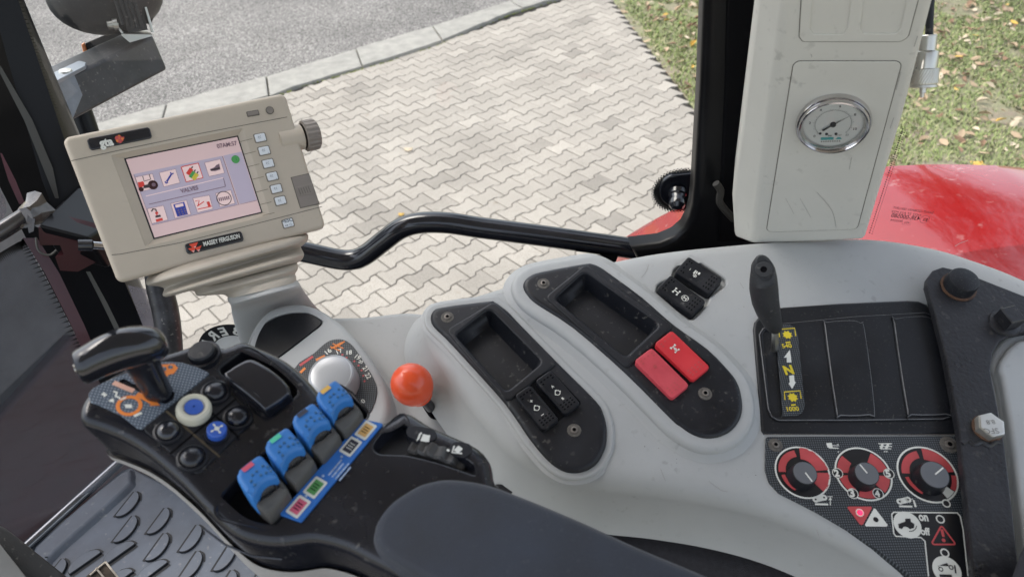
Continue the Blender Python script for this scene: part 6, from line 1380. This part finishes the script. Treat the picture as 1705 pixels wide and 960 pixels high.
# silver bar with tape
sb = thing('tape_wrapped_bar', 'shiny grey bar at the far left wrapped in clear tape at its end', 'bar', at_dist(30, 375, 1.0))
mb = MB(); tube(mb, [at_dist(-60, 420, .98), at_dist(0, 386, .99), at_dist(48, 356, 1.0)], .0095, mat('dark_bar', (.10, .10, .105), .25, metal=.8, var=.3), n=20); mb.build('bar', sb)
mb = MB(); TAPE = mat('clear_tape', (.06, .052, .045), .10, var=.5, vs=70, bump=1.0, bs=90, coat=.6)
rg = []; rr_ = random.Random(5)
for t, r_ in ((0, .011), (.2, .013), (.4, .016), (.6, .020), (.8, .013), (1, .006)):
    c = at_dist(38 + 34 * t, 362 - 20 * t, .99); rg.append([c + _rt * math.cos(2 * math.pi * k / 12) * r_ * rr_.uniform(.7, 1.2) + _up * math.sin(2 * math.pi * k / 12) * r_ * rr_.uniform(.7, 1.2) - _fw * .004 * math.sin(k) for k in range(12)])
loft(mb, rg, TAPE); hull(mb, [at_dist(x, y, d) for x, y in ((50, 345), (60, 350), (56, 385), (48, 388), (44, 365)) for d in (.985, .992)], TAPE)
mb.build('tape', sb, ang=15)

# ------------------------------------------------------------------ cab floor
zf = CAMH - 1.05
mb = MB(); hull(mb, [Vector((x, y, z)) for x, y in ((-1.5, .03), (-.65, .84), (-.40, .88), (.9, .88), (.9, -1.0), (-1.5, -1.0)) for z in (zf - .06, zf - .012)], BLKM); mb.build('cab_floor', label='dark steel cab floor under the rubber mat', cat='floor', loc=(0, 0, zf))
FM = Fr((0, 0, 1), (0, 0, zf))
fm = thing('floor_mat', 'grey rubber floor mat moulded with rows of leaf-shaped treads', 'floor mat', FM.at(250, 900))
mo = FM.L([(50, 912), (199, 784), (215, 776), (330, 830), (480, 930), (600, 1100), (200, 1250), (0, 1100)])
mb = MB(); slab(mb, FM, rnd(mo, .01), 0, -.012, .004, MATR)
# raised rim along the bar
rim = FM.L([(62, 914), (206, 790), (222, 803), (210, 822), (100, 920), (80, 940)]); slab(mb, FM, smooth(rim, 3), .010, -.001, .006, MATR, draft=.004)
mb.build('mat_sheet', fm)
mb = MB(); s3 = lambda x, y: (x / 4, 720 + y / 4)
b0 = Vector(FM.uv(*s3(870, 500), 0)); pa = Vector(FM.uv(*s3(1010, 620), 0)) - b0
leafs = [((800, 480), (935, 355), 1), ((885, 630), (1100, 490), -1), ((625, 662), (760, 510), 1), ((720, 820), (930, 670), -1), ((890, 780), (1100, 640), 1), ((420, 885), (590, 690), 1), ((1065, 590), (1165, 545), 1), ((1070, 860), (1195, 710), 1), ((1240, 760), (1345, 700), -1), ((830, 955), (935, 830), 1), ((790, 560), (945, 400), -1), ((620, 750), (760, 590), -1), ((540, 935), (605, 765), -1), ((1080, 960), (1205, 790), -1), ((1310, 960), (1385, 875), 1), ((1340, 830), (1435, 820), -1), ((1240, 665), (1275, 635), 1), ((1420, 955), (1515, 900), 1), ((950, 1000), (1035, 880), 1), ((700, 1000), (775, 850), -1), ((1250, 1080), (1330, 980), -1), ((1100, 1100), (1200, 1010), 1), ((1500, 1060), (1590, 960), 1)]
td = (Vector(FM.uv(*s3(935, 355), .004)) - Vector(FM.uv(*s3(800, 480), .004))).normalized(); tn = Vector((td.y, -td.x)); O_ = Vector(FM.uv(*s3(830, 470), .004)); leafs = []
mq = offs(ccw(rnd(mo, .01)), .016)
for jj in range(-4, 14):
    for ii in range(-9, 9):
        c_ = O_ + tn * (.036 * jj) + td * (.070 * ii + (.035 if jj % 2 else 0)); aa = R(-14 if (ii + jj) % 2 else 12); dd_ = Vector((td.x * math.cos(aa) - td.y * math.sin(aa), td.x * math.sin(aa) + td.y * math.cos(aa)))
        a_, b_ = c_ - dd_ * .026, c_ + dd_ * .026
        if inpoly(a_.x, a_.y, mq) and inpoly(b_.x, b_.y, mq): leafs.append((a_, b_, 1 if (ii + jj) % 2 else -1))
rimq = [FM.uv(x, y) for x, y in ((40, 930), (206, 780), (245, 800), (110, 940))]
for a, b, sd_ in leafs:
    if inpoly(*((a + b) / 2), rimq): continue
    A_, B_ = a, b; d = B_ - A_; L_ = d.length; d.normalize(); n_ = Vector((-d.y, d.x)) * sd_
    if L_ < .035: continue
    W_ = .020; bulge = [tuple(A_ + d * L_ * (.5 - .5 * math.cos(t)) + n_ * W_ * math.sin(t) ** .8) for t in [math.pi * k / 14 for k in range(15)]]
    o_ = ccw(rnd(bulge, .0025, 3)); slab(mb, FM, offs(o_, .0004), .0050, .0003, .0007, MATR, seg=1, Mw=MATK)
    ko = [tuple(A_ + d * L_ * (.5 - .5 * math.cos(t)) - n_ * .0022) for t in [math.pi * (.03 + .94 * k / 8) for k in range(9)]]
    sheet(mb, FM, stroke(ko, .0046), .0006 + .00002 * len(mb.f) % 3e-4, MATK)  # painted shadow line along one side of the tread
    if L_ < .03: continue
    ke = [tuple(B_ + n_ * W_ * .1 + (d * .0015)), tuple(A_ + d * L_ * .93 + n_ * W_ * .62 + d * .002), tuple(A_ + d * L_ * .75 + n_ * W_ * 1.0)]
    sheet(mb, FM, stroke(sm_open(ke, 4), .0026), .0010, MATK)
mb.build('tread_pattern', fm)
# bar at the mat edge
mb = MB(); tube(mb, [FM.at(20, 932, .012), FM.at(45, 908, .012), FM.at(120, 840, .012), FM.at(200, 768, .012), FM.at(240, 732, .012)], .0085, SHAFT, n=18)
mb.build('edge_bar', label='thin dark chrome bar along the far edge of the floor mat', cat='bar', loc=FM.at(120, 840, .012))
# steering column cover and worn pedal, bottom left corner
zc = .95
mb = MB(); hull(mb, [at_dist(x, y, d) for x, y in ((-120, 860), (-20, 868), (8, 878), (34, 898), (60, 930), (112, 960), (160, 1040), (-120, 1040)) for d in (1.0, 1.12)], RUB); 
mb.build('column_cover', bevel=.01, label='dark rounded plastic cover at the lower left corner with a grey edge strip', cat='cover', loc=at_dist(20, 940, 1.05))
mb = MB(); hull(mb, [at_dist(x, y, d) for x, y in ((-60, 870), (0, 905), (50, 968), (80, 1010), (-60, 1040)) for d in (.965, .99)], mat('grey_edge', (.17, .17, .165), .5)); mb.build('edge_strip', bevel=.004, label='smooth grey strip at the very lower left corner', cat='strip', loc=at_dist(0, 950, .97))
pd_ = thing('worn_pedal', 'worn rusty steel pedal edge standing over the rubber mat', 'pedal', at_dist(175, 960, 1.2))
mb = MB(); 
PW = Fr((CAM - at_dist(175, 955, 1.2)).normalized() + Vector((0, 0, .5)), at_dist(175, 955, 1.2))
slab(mb, PW, PW.L([(143, 958), (176, 932), (200, 962), (230, 1000), (190, 1030)]), 0, -.008, .001, RUST); 
for a, b in (((150, 957), (176, 935)), ((160, 945), (185, 975)), ((176, 935), (200, 965))): slab(mb, PW, stroke(PW.L([a, ((a[0] + b[0]) / 2, (a[1] + b[1]) / 2), b]), .0022), .003, -.001, .0005, mat('bright_worn_edge', (.42, .38, .33), .4, metal=.5, var=.4, vs=90))
mb.build('pedal_plate', pd_)
# dark corner, bottom right: seat back edge
mb = MB(); hull(mb, [C.at(x, y, h) for x, y in ((1684, 965), (1697, 925), (1712, 895), (1760, 870), (1800, 1000), (1700, 1060)) for h in (.03, .06)], CARPET); mb.build('seat_edge', bevel=.006, label='dark corner of the seat at the lower right edge of the picture', cat='seat', loc=C.at(1710, 950, .04))

# ------------------------------------------------------------------ cab roof (shades the inside)
mb = MB(); ROOF = mat('headliner', (.50, .49, .46), .9)
hull(mb, [Vector((x, y, z)) for x in (-.85, 1.0) for y in (-.48, 1.02) for z in (CAMH + .46, CAMH + .60)], ROOF); mb.build('cab_roof', bevel=.05, label='grey cab roof overhead, just above the picture', cat='roof', loc=(0, 0, CAMH + .5))
